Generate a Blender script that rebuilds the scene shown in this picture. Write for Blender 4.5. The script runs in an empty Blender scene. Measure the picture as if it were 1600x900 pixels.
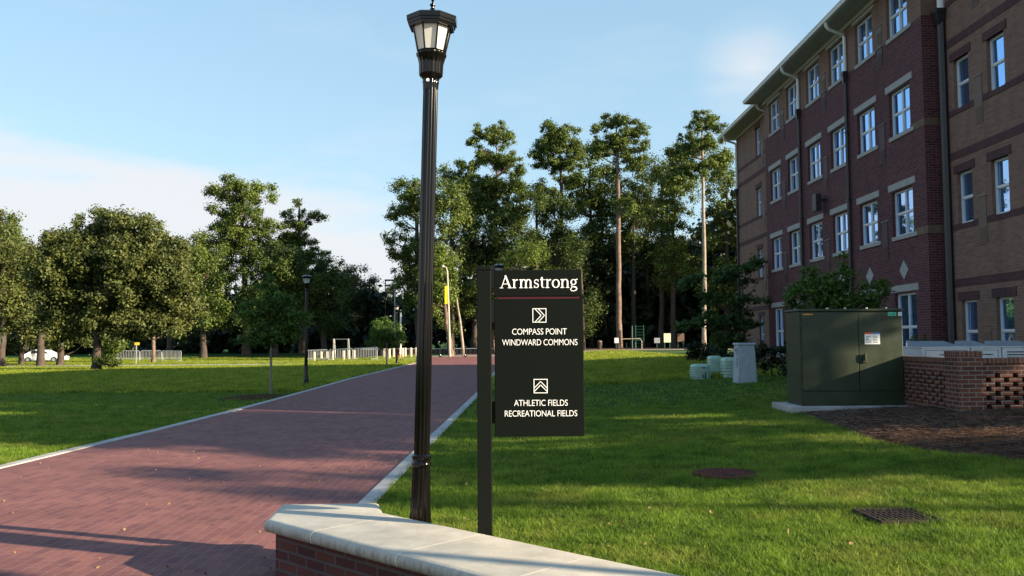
import bpy, math, random
import numpy as np
from mathutils import Vector, Matrix
PI = math.pi
sc = bpy.context.scene
col = sc.collection
# ------------------------------------------------------------------ camera, sky, sun, exposure
FPX, PITCH, ROLL, EYE = 1385., math.radians(3.35), math.radians(.35), 1.6
cf = Vector((0, math.cos(PITCH), math.sin(PITCH)))
cu0 = Vector((0, -math.sin(PITCH), math.cos(PITCH)))
cr0 = Vector((1, 0, 0))
cr = cr0*math.cos(ROLL) - cu0*math.sin(ROLL)
cu = cu0*math.cos(ROLL) + cr0*math.sin(ROLL)
cd = bpy.data.cameras.new('camera'); cam = bpy.data.objects.new('camera', cd); col.objects.link(cam)
cam.matrix_world = Matrix(((cr.x, cu.x, -cf.x, 0), (cr.y, cu.y, -cf.y, 0), (cr.z, cu.z, -cf.z, EYE), (0, 0, 0, 1)))
cd.sensor_width = 36; cd.lens = FPX/1600*36; cd.clip_start = .1; cd.clip_end = 3000
sc.camera = cam
SUN_AZ, SUN_EL = math.atan2(.938, -.347), math.radians(17.5)
sd = bpy.data.lights.new('sun', 'SUN'); sd.energy = 5.0; sd.angle = math.radians(.55); sd.color = (1, .83, .60)
so = bpy.data.objects.new('sun', sd); col.objects.link(so)
sv = Vector((math.sin(SUN_AZ)*math.cos(SUN_EL), math.cos(SUN_AZ)*math.cos(SUN_EL), math.sin(SUN_EL)))
so.rotation_euler = sv.to_track_quat('Z', 'Y').to_euler(); so.location = sv*60
w = bpy.data.worlds.new('World'); sc.world = w; w.use_nodes = True
nt = w.node_tree; nt.nodes.clear()
def N(t, nt_, **k):
    n = nt_.nodes.new(t)
    for a, b in k.items(): setattr(n, a, b)
    return n
def math_node(nt_, op, a, b=None, c=None, clamp=False):
    n = N('ShaderNodeMath', nt_, operation=op, use_clamp=clamp)
    for i, v in enumerate((a, b, c)):
        if v is None: continue
        if isinstance(v, (int, float)): n.inputs[i].default_value = v
        else: nt_.links.new(v, n.inputs[i])
    return n.outputs[0]
sky = N('ShaderNodeTexSky', nt, sky_type='NISHITA', sun_disc=False, sun_elevation=SUN_EL, sun_rotation=SUN_AZ,
        air_density=1.0, dust_density=.6, ozone_density=1.6)
tc = N('ShaderNodeTexCoord', nt); sp = N('ShaderNodeSeparateXYZ', nt); nt.links.new(tc.outputs['Generated'], sp.inputs[0])
mp = N('ShaderNodeMapping', nt); mp.inputs['Scale'].default_value = (1.6, 1.6, 7.0); mp.inputs['Location'].default_value = (.35, .1, .4)
nt.links.new(tc.outputs['Generated'], mp.inputs[0])
nz = N('ShaderNodeTexNoise', nt); nz.inputs['Scale'].default_value = 2.0; nz.inputs['Detail'].default_value = 7; nz.inputs['Roughness'].default_value = .55
nt.links.new(mp.outputs[0], nz.inputs['Vector'])
# low cloud bank, thick on the left and thinning to the right
thr = math_node(nt, 'MULTIPLY_ADD', sp.outputs[0], -.15, .142)                  # top of the bank falls towards +X
e1 = math_node(nt, 'SUBTRACT', thr, sp.outputs[2])
e2 = math_node(nt, 'MULTIPLY', e1, 15.0)
e3 = math_node(nt, 'ADD', e2, math_node(nt, 'MULTIPLY_ADD', nz.outputs[0], 4.0, -1.9))
bank = math_node(nt, 'SMOOTH_MIN', math_node(nt, 'MAXIMUM', e3, 0.0), 1.0, .15, clamp=True)
# thin wisps higher up
w1 = math_node(nt, 'MULTIPLY_ADD', nz.outputs[0], 4.2, -2.25, clamp=True)
w2 = math_node(nt, 'MULTIPLY', w1, math_node(nt, 'MULTIPLY_ADD', sp.outputs[2], -2.4, 1.0, clamp=True))
wd_ = (cf + cr*((1175-800)/FPX) - cu*((110-450)/FPX)).normalized()
dd = N('ShaderNodeVectorMath', nt, operation='DISTANCE'); nt.links.new(tc.outputs['Generated'], dd.inputs[0]); dd.inputs[1].default_value = tuple(wd_)
ws = math_node(nt, 'MULTIPLY', math_node(nt, 'MULTIPLY_ADD', dd.outputs['Value'], -15., 1.0, clamp=True), math_node(nt, 'MULTIPLY_ADD', nz.outputs[0], 5., -1.9, clamp=True))
w2 = math_node(nt, 'MAXIMUM', w2, ws)
mask = math_node(nt, 'MAXIMUM', math_node(nt, 'MULTIPLY', bank, .93), math_node(nt, 'MULTIPLY', w2, .75))
grad = N('ShaderNodeValToRGB', nt); nt.links.new(sp.outputs[2], grad.inputs[0]); ge = grad.color_ramp.elements
ge[0].position = 0; ge[0].color = (.62, .86, 1, 1); ge[1].position = .75; ge[1].color = (.28, .54, .90, 1); gq = ge.new(.32); gq.color = (.50, .79, .985, 1)
gs = N('ShaderNodeVectorMath', nt, operation='SCALE'); nt.links.new(grad.outputs[0], gs.inputs[0]); gs.inputs['Scale'].default_value = 4.2
air = N('ShaderNodeMixRGB', nt); air.inputs[0].default_value = .6; nt.links.new(sky.outputs[0], air.inputs[1]); nt.links.new(gs.outputs[0], air.inputs[2])
mx = N('ShaderNodeMixRGB', nt); nt.links.new(mask, mx.inputs[0]); nt.links.new(air.outputs[0], mx.inputs[1])
mx.inputs[2].default_value = (3.75, 3.85, 4.0, 1)
bg = N('ShaderNodeBackground', nt); bg.inputs[1].default_value = .08; nt.links.new(mx.outputs[0], bg.inputs[0])
wo = N('ShaderNodeOutputWorld', nt); nt.links.new(bg.outputs[0], wo.inputs[0])
vs = sc.view_settings; vs.view_transform = 'Standard'; vs.look = 'None'; vs.gamma = 1; vs.use_curve_mapping = False
vs.exposure = 1.54

# ------------------------------------------------------------------ placing helpers
def sm(t):
    t = max(0., min(1., t)); return t*t*(3-2*t)
def gz(x, y):
    z = .05*min(max(x+.7, 0), 10)
    z += -.42*sm((y-40)/38)*sm((-x-8)/14)*(1-sm((y-102)/14))
    return z
def ray(px, py): return cf + cr*((px-800)/FPX) - cu*((py-450)/FPX)
def P(px, py, Y):
    d = ray(px, py); return Vector((0, 0, EYE)) + d*(Y/d.y)
def PX(px, py, X):
    d = ray(px, py); return Vector((0, 0, EYE)) + d*(X/d.x)
def G(px, py):
    z = 0; d = ray(px, py)
    for i in range(60):
        p = Vector((0, 0, EYE)) + d*((z-EYE)/d.z); z = .6*z + .4*gz(p.x, p.y)
    return p

# ------------------------------------------------------------------ materials
M = {}
def mat(name, color, rough=.6, metal=0., spec=.5, noise=0., nscale=8., bump=0., bscale=None, color2=None, emit=None, coat=0., trans=0.):
    m = bpy.data.materials.new(name); m.use_nodes = True; t = m.node_tree; b = t.nodes['Principled BSDF']
    b.inputs['Base Color'].default_value = (*color, 1); b.inputs['Roughness'].default_value = rough
    b.inputs['Metallic'].default_value = metal; b.inputs['Specular IOR Level'].default_value = spec
    b.inputs['Coat Weight'].default_value = coat
    tcn = N('ShaderNodeTexCoord', t)
    if noise or color2:
        c2 = color2 or tuple(min(1, c*(1+noise)) for c in color); c1 = color if color2 else tuple(c*(1-noise) for c in color)
        n1 = N('ShaderNodeTexNoise', t); n1.inputs['Scale'].default_value = nscale; n1.inputs['Detail'].default_value = 8; n1.inputs['Roughness'].default_value = .65
        t.links.new(tcn.outputs['Object'], n1.inputs['Vector'])
        r = N('ShaderNodeValToRGB', t); r.color_ramp.elements[0].position = .36; r.color_ramp.elements[1].position = .64
        r.color_ramp.elements[0].color = (*c1, 1); r.color_ramp.elements[1].color = (*c2, 1)
        t.links.new(n1.outputs[0], r.inputs[0]); t.links.new(r.outputs[0], b.inputs['Base Color'])
        rr = math_node(t, 'MULTIPLY_ADD', n1.outputs[0], .3, rough-.15, clamp=True); t.links.new(rr, b.inputs['Roughness'])
    if bump:
        n2 = N('ShaderNodeTexNoise', t); n2.inputs['Scale'].default_value = bscale or nscale*4; n2.inputs['Detail'].default_value = 6
        t.links.new(tcn.outputs['Object'], n2.inputs['Vector'])
        bp = N('ShaderNodeBump', t); bp.inputs['Strength'].default_value = 1; bp.inputs['Distance'].default_value = bump
        t.links.new(n2.outputs[0], bp.inputs['Height']); t.links.new(bp.outputs[0], b.inputs['Normal'])
    if trans:
        tr = N('ShaderNodeBsdfTranslucent', t); tr.inputs[0].default_value = (*color, 1)
        ms = N('ShaderNodeMixShader', t); ms.inputs[0].default_value = trans
        t.links.new(b.outputs[0], ms.inputs[1]); t.links.new(tr.outputs[0], ms.inputs[2])
        t.links.new(ms.outputs[0], t.nodes['Material Output'].inputs[0])
    M[name] = m; return m
def brick(name, ca, cb, mortar, bw=.213, bh=.0677, ms=.006, swap=False, top=False, bumpd=.004, var=.5, dirt=.25, rough=.8):
    """brick courses measured in metres along the wall, from the surface's own normal (top=True: paving, courses along y)"""
    ca, cb, mortar = [tuple(.82*q for q in c_) for c_ in (ca, cb, mortar)]
    m = bpy.data.materials.new(name); m.use_nodes = True; t = m.node_tree; b = t.nodes['Principled BSDF']; L = t.links.new
    geo = N('ShaderNodeNewGeometry', t); ps = N('ShaderNodeSeparateXYZ', t); L(geo.outputs['Position'], ps.inputs[0])
    cx = N('ShaderNodeCombineXYZ', t)
    if top:
        u, v = ps.outputs[1], ps.outputs[0]
    else:
        ns = N('ShaderNodeSeparateXYZ', t); L(geo.outputs['True Normal'], ns.inputs[0])
        u = math_node(t, 'SUBTRACT', math_node(t, 'MULTIPLY', ps.outputs[1], ns.outputs[0]), math_node(t, 'MULTIPLY', ps.outputs[0], ns.outputs[1]))
        v = ps.outputs[2]
    if swap: u, v = v, u
    L(u, cx.inputs[0]); L(v, cx.inputs[1])
    br = N('ShaderNodeTexBrick', t); L(cx.outputs[0], br.inputs['Vector'])
    br.inputs['Scale'].default_value = 1; br.inputs['Brick Width'].default_value = bw; br.inputs['Row Height'].default_value = bh
    br.inputs['Mortar Size'].default_value = ms; br.inputs['Mortar Smooth'].default_value = .15; br.inputs['Bias'].default_value = 0
    br.inputs['Color1'].default_value = (*ca, 1); br.inputs['Color2'].default_value = (*cb, 1); br.inputs['Mortar'].default_value = (*mortar, 1)
    n1 = N('ShaderNodeTexNoise', t); n1.inputs['Scale'].default_value = .9; n1.inputs['Detail'].default_value = 9; n1.inputs['Roughness'].default_value = .7; L(geo.outputs['Position'], n1.inputs['Vector'])
    n2 = N('ShaderNodeTexNoise', t); n2.inputs['Scale'].default_value = 55; n2.inputs['Detail'].default_value = 4; L(geo.outputs['Position'], n2.inputs['Vector'])
    mps = N('ShaderNodeMapping', t); mps.inputs['Scale'].default_value = (1.6, 1.6, 1.6 if top else .12); L(geo.outputs['Position'], mps.inputs[0])
    n3 = N('ShaderNodeTexNoise', t); n3.inputs['Scale'].default_value = 1; n3.inputs['Detail'].default_value = 6; n3.inputs['Roughness'].default_value = .65; L(mps.outputs[0], n3.inputs['Vector'])
    k = math_node(t, 'MULTIPLY', math_node(t, 'MULTIPLY_ADD', n1.outputs[0], dirt*2, 1-dirt), math_node(t, 'MULTIPLY_ADD', n3.outputs[0], .7, .65)); k = math_node(t, 'MULTIPLY', k, math_node(t, 'MULTIPLY_ADD', n2.outputs[0], var, 1-var/2))
    vm = N('ShaderNodeVectorMath', t, operation='SCALE'); L(br.outputs[0], vm.inputs[0]); L(k, vm.inputs['Scale'])
    L(vm.outputs[0], b.inputs['Base Color']); b.inputs['Roughness'].default_value = rough; b.inputs['Specular IOR Level'].default_value = .25
    bp = N('ShaderNodeBump', t); bp.inputs['Distance'].default_value = bumpd; bp.inputs['Strength'].default_value = 1
    h = math_node(t, 'SUBTRACT', math_node(t, 'MULTIPLY', n2.outputs[0], .25), br.outputs['Fac'])
    L(h, bp.inputs['Height']); L(bp.outputs[0], b.inputs['Normal'])
    M[name] = m; return m
def foliage(name, dark, light, trans=.3, scale=.5):
    dark = tuple(.7*q for q in dark); light = tuple(.82*q for q in light)
    m = bpy.data.materials.new(name); m.use_nodes = True; t = m.node_tree; b = t.nodes['Principled BSDF']; L = t.links.new
    geo = N('ShaderNodeNewGeometry', t)
    n1 = N('ShaderNodeTexNoise', t); n1.inputs['Scale'].default_value = scale; n1.inputs['Detail'].default_value = 3; L(geo.outputs['Position'], n1.inputs['Vector'])
    k = math_node(t, 'ADD', math_node(t, 'MULTIPLY', geo.outputs['Random Per Island'], .55), math_node(t, 'MULTIPLY_ADD', n1.outputs[0], 1.3, -.45), clamp=True)
    mx = N('ShaderNodeMixRGB', t); L(k, mx.inputs[0]); mx.inputs[1].default_value = (*dark, 1); mx.inputs[2].default_value = (*light, 1)
    L(mx.outputs[0], b.inputs['Base Color']); b.inputs['Roughness'].default_value = .55; b.inputs['Specular IOR Level'].default_value = .3
    tr = N('ShaderNodeBsdfTranslucent', t); L(mx.outputs[0], tr.inputs[0])
    ms = N('ShaderNodeMixShader', t); ms.inputs[0].default_value = trans; L(b.outputs[0], ms.inputs[1]); L(tr.outputs[0], ms.inputs[2])
    L(ms.outputs[0], t.nodes['Material Output'].inputs[0]); M[name] = m; return m

brick('red_brick', (.155, .038, .040), (.068, .018, .026), (.15, .10, .10), ms=.010, dirt=.2)
brick('tan_brick', (.27, .152, .108), (.19, .108, .082), (.25, .17, .13), ms=.008, dirt=.12)
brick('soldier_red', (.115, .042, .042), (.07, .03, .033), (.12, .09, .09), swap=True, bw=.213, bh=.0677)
brick('soldier_tan', (.22, .14, .09), (.17, .10, .07), (.2, .15, .11), swap=True)
brick('wall_brick', (.20, .068, .038), (.10, .036, .028), (.26, .21, .18), ms=.009, dirt=.3)
brick('cap_soldier', (.24, .085, .04), (.12, .045, .035), (.24, .2, .17), swap=True, ms=.009)
brick('seat_brick', (.15, .042, .034), (.075, .025, .024), (.115, .085, .08), ms=.010, dirt=.45)
brick('paver', (.285, .112, .095), (.195, .074, .074), (.29, .185, .15), bw=.203, bh=.1015, ms=.0042, top=True, bumpd=.005, dirt=.3)
mat('stone', (.31, .30, .28), .7, noise=.12, nscale=5, bump=.002)
cm = mat('cap_stone', (.47, .43, .35), .62, noise=.16, nscale=3.5, bump=.0015, bscale=60)
def stain(m):       # rain streaks of grime down the rounded edge, lichen specks on top
    t = m.node_tree; b = t.nodes['Principled BSDF']; L = t.links.new; src = b.inputs['Base Color'].links[0].from_socket
    tc_ = N('ShaderNodeTexCoord', t); mp_ = N('ShaderNodeMapping', t); mp_.inputs['Scale'].default_value = (38, 38, 3); L(tc_.outputs['Object'], mp_.inputs[0])
    n = N('ShaderNodeTexNoise', t); n.inputs['Scale'].default_value = 1; n.inputs['Detail'].default_value = 5; L(mp_.outputs[0], n.inputs['Vector'])
    ps = N('ShaderNodeSeparateXYZ', t); L(tc_.outputs['Object'], ps.inputs[0])
    side_ = math_node(t, 'MULTIPLY_ADD', ps.outputs[2], -28., 11.15, clamp=True)
    k = math_node(t, 'MULTIPLY', side_, math_node(t, 'MULTIPLY_ADD', n.outputs[0], 2.6, -.75, clamp=True))
    sp_ = N('ShaderNodeTexNoise', t); sp_.inputs['Scale'].default_value = 22; sp_.inputs['Detail'].default_value = 8; sp_.inputs['Roughness'].default_value = .8; L(tc_.outputs['Object'], sp_.inputs['Vector'])
    k = math_node(t, 'MAXIMUM', math_node(t, 'MULTIPLY', k, .8), math_node(t, 'MULTIPLY_ADD', sp_.outputs[0], 4.5, -2.65, clamp=True))
    mx_ = N('ShaderNodeMixRGB', t); L(k, mx_.inputs[0]); L(src, mx_.inputs[1]); mx_.inputs[2].default_value = (.16, .145, .12, 1); L(mx_.outputs[0], b.inputs['Base Color'])
stain(cm)
mat('kerb', (.37, .355, .33), .8, noise=.18, nscale=3, bump=.003)
mat('concrete', (.36, .345, .32), .8, noise=.2, nscale=2, bump=.003)
mat('white_frame', (.62, .63, .64), .4)
mat('white_metal', (.72, .72, .70), .4, noise=.06)
mat('soffit', (.42, .385, .335), .6)
mat('roof', (.10, .10, .10), .8, noise=.2)
mat('dark_pipe', (.022, .018, .022), .4)
mat('black_metal', (.003, .0027, .0027), .12, spec=.36)
mat('sign_green', (.0030, .0048, .0032), .55, spec=.12)
mat('sign_post', (.0040, .0055, .0038), .5, spec=.15)
mat('maroon', (.085, .006, .014), .45)
mat('sign_white', (.86, .86, .84), .5)
mat('transformer_green', (.027, .036, .017), .45, spec=.35, noise=.2, nscale=4)
mat('pedestal_grey', (.36, .40, .43), .55, noise=.12, nscale=6)
mat('pedestal_green', (.36, .52, .42), .5, noise=.1, nscale=6)
mat('condenser_white', (.62, .63, .62), .5, noise=.08)
mat('condenser_top', (.26, .28, .30), .5, noise=.12)
mat('dark_slot', (.01, .01, .012), .8)
mat('rust_iron', (.10, .036, .028), .95, spec=.05, noise=.4, nscale=20, bump=.002)
mat('grate_iron', (.035, .026, .024), .8, spec=.1, noise=.35, nscale=20)
mat('mulch', (.05, .027, .017), 1.0, spec=.03, color2=(.095, .052, .033), nscale=14, bump=.02, bscale=110)
mat('straw', (.17, .085, .045), .8, color2=(.27, .15, .085), nscale=3)
mat('galv', (.52, .54, .55), .35, metal=.5, noise=.1)
mat('wood_post', (.52, .42, .30), .8, noise=.2, nscale=6)
mat('bark_pine', (.15, .10, .075), .9, noise=.4, nscale=2.2, bump=.02)
mat('bark_pale', (.26, .21, .165), .9, noise=.3, nscale=2.2, bump=.02)
mat('bark_dark', (.055, .040, .030), .9, noise=.35, nscale=2.5, bump=.03)
mat('bark_young', (.22, .18, .14), .9, noise=.25, nscale=6)
mat('moss_grey', (.15, .16, .11), .9, trans=.3)
mat('car_white', (.80, .80, .80), .25, coat=.6)
mat('car_glass', (.02, .025, .03), .05, spec=.8)
mat('tyre', (.02, .02, .02), .8)
mat('tail_red', (.45, .02, .02), .3)
mat('yellow', (.85, .60, .02), .5)
mat('yellow_sign', (.75, .48, .03), .5)
mat('orange', (.80, .22, .08), .5)
mat('play_green', (.012, .07, .045), .45)
mat('cream_board', (.72, .66, .42), .6)
mat('pole_tan', (.42, .36, .28), .6)
mat('label_white', (.78, .78, .76), .5); mat('label_red', (.6, .06, .04), .5); mat('label_blue', (.06, .22, .5), .5)
mat('label_green', (.08, .55, .36), .5); mat('label_orange', (.75, .36, .05), .5); mat('ink', (.02, .02, .03), .6)
mat('brown_panel', (.13, .08, .055), .6, noise=.1)
mat('red_panel', (.055, .02, .024), .6, noise=.1)
mat('leaf_litter', (.36, .20, .08), .8, color2=(.16, .13, .05), nscale=3)
foliage('leaf_oak', (.036, .060, .015), (.21, .235, .06), .3, .35)
foliage('leaf_pine', (.035, .075, .014), (.20, .26, .045), .25, .3)
foliage('leaf_pine_far', (.03, .055, .016), (.10, .13, .035), .25, .25)
foliage('leaf_broad', (.024, .055, .012), (.13, .18, .032), .3, .25)
foliage('leaf_bright', (.06, .11, .015), (.24, .32, .05), .35, .3)
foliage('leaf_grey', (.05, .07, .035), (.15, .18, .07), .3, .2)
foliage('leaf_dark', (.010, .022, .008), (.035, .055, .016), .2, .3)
foliage('leaf_maple', (.05, .11, .018), (.15, .25, .04), .4, 1.2)
foliage('leaf_dogwood', (.035, .08, .02), (.10, .17, .035), .35, 1.0)
foliage('grass_blade', (.014, .090, .004), (.35, .50, .05), .45, 3.0)
foliage('needle_straw', (.075, .042, .027), (.19, .112, .07), .1, 2)
def patchy(m, scale, col_, amt):
    t = m.node_tree; L = t.links.new; mx_ = [n for n in t.nodes if n.bl_idname == 'ShaderNodeMixRGB'][0]; outs = [l.to_socket for l in mx_.outputs[0].links]
    geo_ = N('ShaderNodeNewGeometry', t); n = N('ShaderNodeTexNoise', t); n.inputs['Scale'].default_value = scale; n.inputs['Detail'].default_value = 7; n.inputs['Roughness'].default_value = .7; L(geo_.outputs['Position'], n.inputs['Vector'])
    k = math_node(t, 'MULTIPLY', math_node(t, 'MULTIPLY_ADD', n.outputs[0], 6., -3.0, clamp=True), amt); q = N('ShaderNodeMixRGB', t); L(k, q.inputs[0]); L(mx_.outputs[0], q.inputs[1]); q.inputs[2].default_value = (*col_, 1)
    for o_ in outs: L(q.outputs[0], o_)
patchy(M['grass_blade'], .9, (.38, .33, .08), .42)
# glass of the building windows: a dark interior behind a reflective coating
gm = mat('window_glass', (.30, .54, .92), .012, metal=.92)
# frosted lantern glass
lg = mat('lantern_glass', (.86, .84, .80), .25, trans=.45)
# lawn
gmt = bpy.data.materials.new('lawn'); gmt.use_nodes = True; t = gmt.node_tree; b = t.nodes['Principled BSDF']; L = t.links.new
geo = N('ShaderNodeNewGeometry', t)
def nzn(scale, det=4, rough=.6, vec=None):
    n = N('ShaderNodeTexNoise', t); n.inputs['Scale'].default_value = scale; n.inputs['Detail'].default_value = det; n.inputs['Roughness'].default_value = rough
    L(vec or geo.outputs['Position'], n.inputs['Vector']); return n.outputs[0]
big = nzn(.16, 5); mid = nzn(1.3, 6, .7); fine = nzn(26, 6, .75)
k = math_node(t, 'ADD', math_node(t, 'MULTIPLY', big, .7), math_node(t, 'ADD', math_node(t, 'MULTIPLY', mid, .6), math_node(t, 'MULTIPLY_ADD', fine, 1.3, -1.0)), clamp=True)
r = N('ShaderNodeValToRGB', t); e = r.color_ramp.elements
e[0].position = .1; e[0].color = (.009, .052, .004, 1); e[1].position = .9; e[1].color = (.13, .175, .022, 1)
x = e.new(.5); x.color = (.038, .10, .009, 1)
L(k, r.inputs[0]); L(r.outputs[0], b.inputs['Base Color']); b.inputs['Roughness'].default_value = .85; b.inputs['Specular IOR Level'].default_value = .15
bp = N('ShaderNodeBump', t); bp.inputs['Distance'].default_value = .06; bp.inputs['Strength'].default_value = 1
L(math_node(t, 'ADD', fine, math_node(t, 'MULTIPLY', nzn(7, 5, .7), 1.0)), bp.inputs['Height']); L(bp.outputs[0], b.inputs['Normal'])
M['lawn'] = gmt

# ------------------------------------------------------------------ mesh builder
def tag(o, label=None, cat=None, group=None, kind=None):
    if label: o['label'] = label
    if cat: o['category'] = cat
    if group: o['group'] = group
    if kind: o['kind'] = kind
    return o
def empty(name, loc, label=None, cat=None, group=None, rz=0, kind=None):
    o = bpy.data.objects.new(name, None); o.empty_display_size = .2; col.objects.link(o); o.location = loc; o.rotation_euler = (0, 0, rz)
    return tag(o, label, cat, group, kind)
class MB:
    def __init__(s): s.v = []; s.f = []; s.m = []
    def add(s, vs, fs, mi=0):
        n = len(s.v); s.v += [tuple(q) for q in vs]
        for f in fs: s.f.append(tuple(i+n for i in f)); s.m.append(mi)
        return s
    def box(s, a, b_, mi=0, rz=0, c=None):
        x0, y0, z0 = a; x1, y1, z1 = b_
        vs = [Vector(q) for q in ((x0,y0,z0),(x1,y0,z0),(x1,y1,z0),(x0,y1,z0),(x0,y0,z1),(x1,y0,z1),(x1,y1,z1),(x0,y1,z1))]
        if rz:
            c = Vector(c or (0, 0, 0)); R = Matrix.Rotation(rz, 3, 'Z'); vs = [R@(q-c)+c for q in vs]
        return s.add(vs, [(0,3,2,1),(4,5,6,7),(0,1,5,4),(1,2,6,5),(2,3,7,6),(3,0,4,7)], mi)
    def tube(s, pts, rad, n=8, mi=0, cap=True, sx=1):
        pts = [Vector(p) for p in pts]; rad = rad if isinstance(rad, (list, tuple)) else [rad]*len(pts)
        rings = []; up = None
        for i, p in enumerate(pts):
            d = (pts[min(i+1, len(pts)-1)] - pts[max(i-1, 0)]).normalized()
            if up is None: up = Vector((0, 0, 1)) if abs(d.z) < .9 else Vector((0, 1, 0))
            a = d.cross(up).normalized(); b_ = a.cross(d).normalized(); up = b_
            rings.append([p + (a*math.cos(2*PI*k/n)*sx + b_*math.sin(2*PI*k/n))*rad[i] for k in range(n)])
        vs = [q for r_ in rings for q in r_]; fs = []
        for i in range(len(pts)-1):
            for k in range(n): fs.append((i*n+k, i*n+(k+1) % n, (i+1)*n+(k+1) % n, (i+1)*n+k))
        if cap: fs.append(tuple(range(n))[::-1]); fs.append(tuple((len(pts)-1)*n+k for k in range(n)))
        return s.add(vs, fs, mi)
    def lathe(s, prof, n=24, mi=0, ph=0, flute=0, nf=8):
        vs = []; fs = []
        for r_, z in prof:
            for k in range(n):
                a = 2*PI*k/n + ph; rr = r_*(1-flute*(.5+.5*math.cos(nf*a))**2) if flute else r_
                vs.append((rr*math.cos(a), rr*math.sin(a), z))
        for i in range(len(prof)-1):
            for k in range(n): fs.append((i*n+k, i*n+(k+1) % n, (i+1)*n+(k+1) % n, (i+1)*n+k))
        fs.append(tuple(range(n))[::-1]); fs.append(tuple((len(prof)-1)*n+k for k in range(n)))
        return s.add(vs, fs, mi)
    def prism(s, poly, z0, z1, mi=0, axis='z'):
        """poly of 2D points extruded; axis z: (x,y); axis y: (x,z) extruded along y; axis x: (y,z) extruded along x"""
        n = len(poly)
        def mk(a, b_, h): return {'z': (a, b_, h), 'y': (a, h, b_), 'x': (h, a, b_)}[axis]
        vs = [mk(a, b_, z0) for a, b_ in poly] + [mk(a, b_, z1) for a, b_ in poly]
        fs = [tuple(range(n))[::-1], tuple(range(n, 2*n))] + [(i, (i+1) % n, n+(i+1) % n, n+i) for i in range(n)]
        return s.add(vs, fs, mi)
    def mesh(s, name, mats, smooth=False, fix=True):
        me = bpy.data.meshes.new(name); me.from_pydata(s.v, [], s.f)
        for m_ in (mats if isinstance(mats, (list, tuple)) else [mats]): me.materials.append(M[m_])
        if any(s.m): me.polygons.foreach_set('material_index', s.m)
        if fix:
            import bmesh
            bm = bmesh.new(); bm.from_mesh(me); bmesh.ops.recalc_face_normals(bm, faces=bm.faces); bm.to_mesh(me); bm.free()
        if smooth:
            me.shade_smooth() if hasattr(me, 'shade_smooth') else None
            try: me.set_sharp_from_angle(angle=.7)
            except Exception: pass
        me.update(); return me
    def build(s, name, mats, parent=None, smooth=False, fix=True, bevel=0, loc=None):
        o = bpy.data.objects.new(name, s.mesh(name, mats, smooth, fix)); col.objects.link(o)
        if parent: o.parent = parent
        if loc: o.location = loc
        if bevel:
            bv = o.modifiers.new('bevel', 'BEVEL'); bv.width = bevel; bv.segments = 2; bv.limit_method = 'ANGLE'; bv.angle_limit = .6; bv.harden_normals = False
        return o
def quads_object(name, V, matname, parent=None, nv=4, smooth=False):
    """V: numpy (n, nv, 3) - many little leaf faces as one mesh"""
    n = V.shape[0]; me = bpy.data.meshes.new(name)
    me.vertices.add(n*nv); me.vertices.foreach_set('co', V.astype(np.float32).ravel())
    me.loops.add(n*nv); me.loops.foreach_set('vertex_index', np.arange(n*nv, dtype=np.int32))
    me.polygons.add(n); me.polygons.foreach_set('loop_start', np.arange(0, n*nv, nv, dtype=np.int32))
    me.polygons.foreach_set('loop_total', np.full(n, nv, dtype=np.int32))
    me.materials.append(M[matname]); me.update(calc_edges=True)
    o = bpy.data.objects.new(name, me); col.objects.link(o)
    if parent: o.parent = parent
    return o
def copy_tree(o, parent=None):
    c = o.copy(); col.objects.link(c)
    if parent: c.parent = parent
    for ch in list(o.children): copy_tree(ch, c)
    return c

# ------------------------------------------------------------------ ground, road, kerbs, paths
def axis_vals(parts):
    out = []
    for a, b_, n in parts: out += list(np.linspace(a, b_, n, endpoint=False))
    return out + [parts[-1][1]]
xs = axis_vals([(-600, -120, 8), (-120, -40, 20), (-40, -.7, 60), (-.7, 14, 30), (14, 120, 12), (120, 600, 6)])
ys = axis_vals([(-80, 0, 6), (0, 120, 90), (120, 200, 12), (200, 900, 6)])
g = MB(); nx = len(xs)
g.v = [(x_, y_, gz(x_, y_)) for y_ in ys for x_ in xs]
g.f = [(j*nx+i, j*nx+i+1, (j+1)*nx+i+1, (j+1)*nx+i) for j in range(len(ys)-1) for i in range(nx-1)]; g.m = [0]*len(g.f)
tag(g.build('ground', 'lawn', smooth=True, fix=False), kind='structure')
LK = [(-6.62, -12), (-6.58, 5), (-6.53, 11.3), (-6.38, 15.7), (-6.35, 20.1), (-6.42, 25), (-6.55, 30.4), (-6.75, 37.6), (-6.75, 45.7), (-6.75, 57), (-6.9, 70), (-7.3, 80), (-8.2, 87)]
RK = [(-1.62, -12), (-1.58, 5), (-1.52, 8.8), (-1.44, 12.6), (-1.38, 14.9), (-1.08, 28), (-.92, 45), (-.85, 60), (-.85, 87)]
def interp(pl, y):
    for (x0, y0), (x1, y1) in zip(pl, pl[1:]):
        if y <= y1: return x0 + (x1-x0)*(y-y0)/(y1-y0)
    return pl[-1][0]
def strip(ylist, fl, fr, z, h=0):
    m_ = MB(); n = len(ylist)
    for y_ in ylist:
        a, b_ = fl(y_), fr(y_)
        m_.v += [(a, y_, z+gz(a, y_)*(a > 0 or a < -7)), (b_, y_, z+gz(b_, y_)*(b_ > 0))]
    for i in range(n-1): m_.f.append((2*i, 2*i+1, 2*i+3, 2*i+2)); m_.m.append(0)
    return m_
yl = sorted(set([y_ for _, y_ in LK] + [y_ for _, y_ in RK] + list(np.linspace(-12, 87, 40))))
tag(strip(yl, lambda y_: interp(LK, y_), lambda y_: interp(RK, y_), .006).build('road', 'paver', fix=False), kind='structure')
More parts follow.
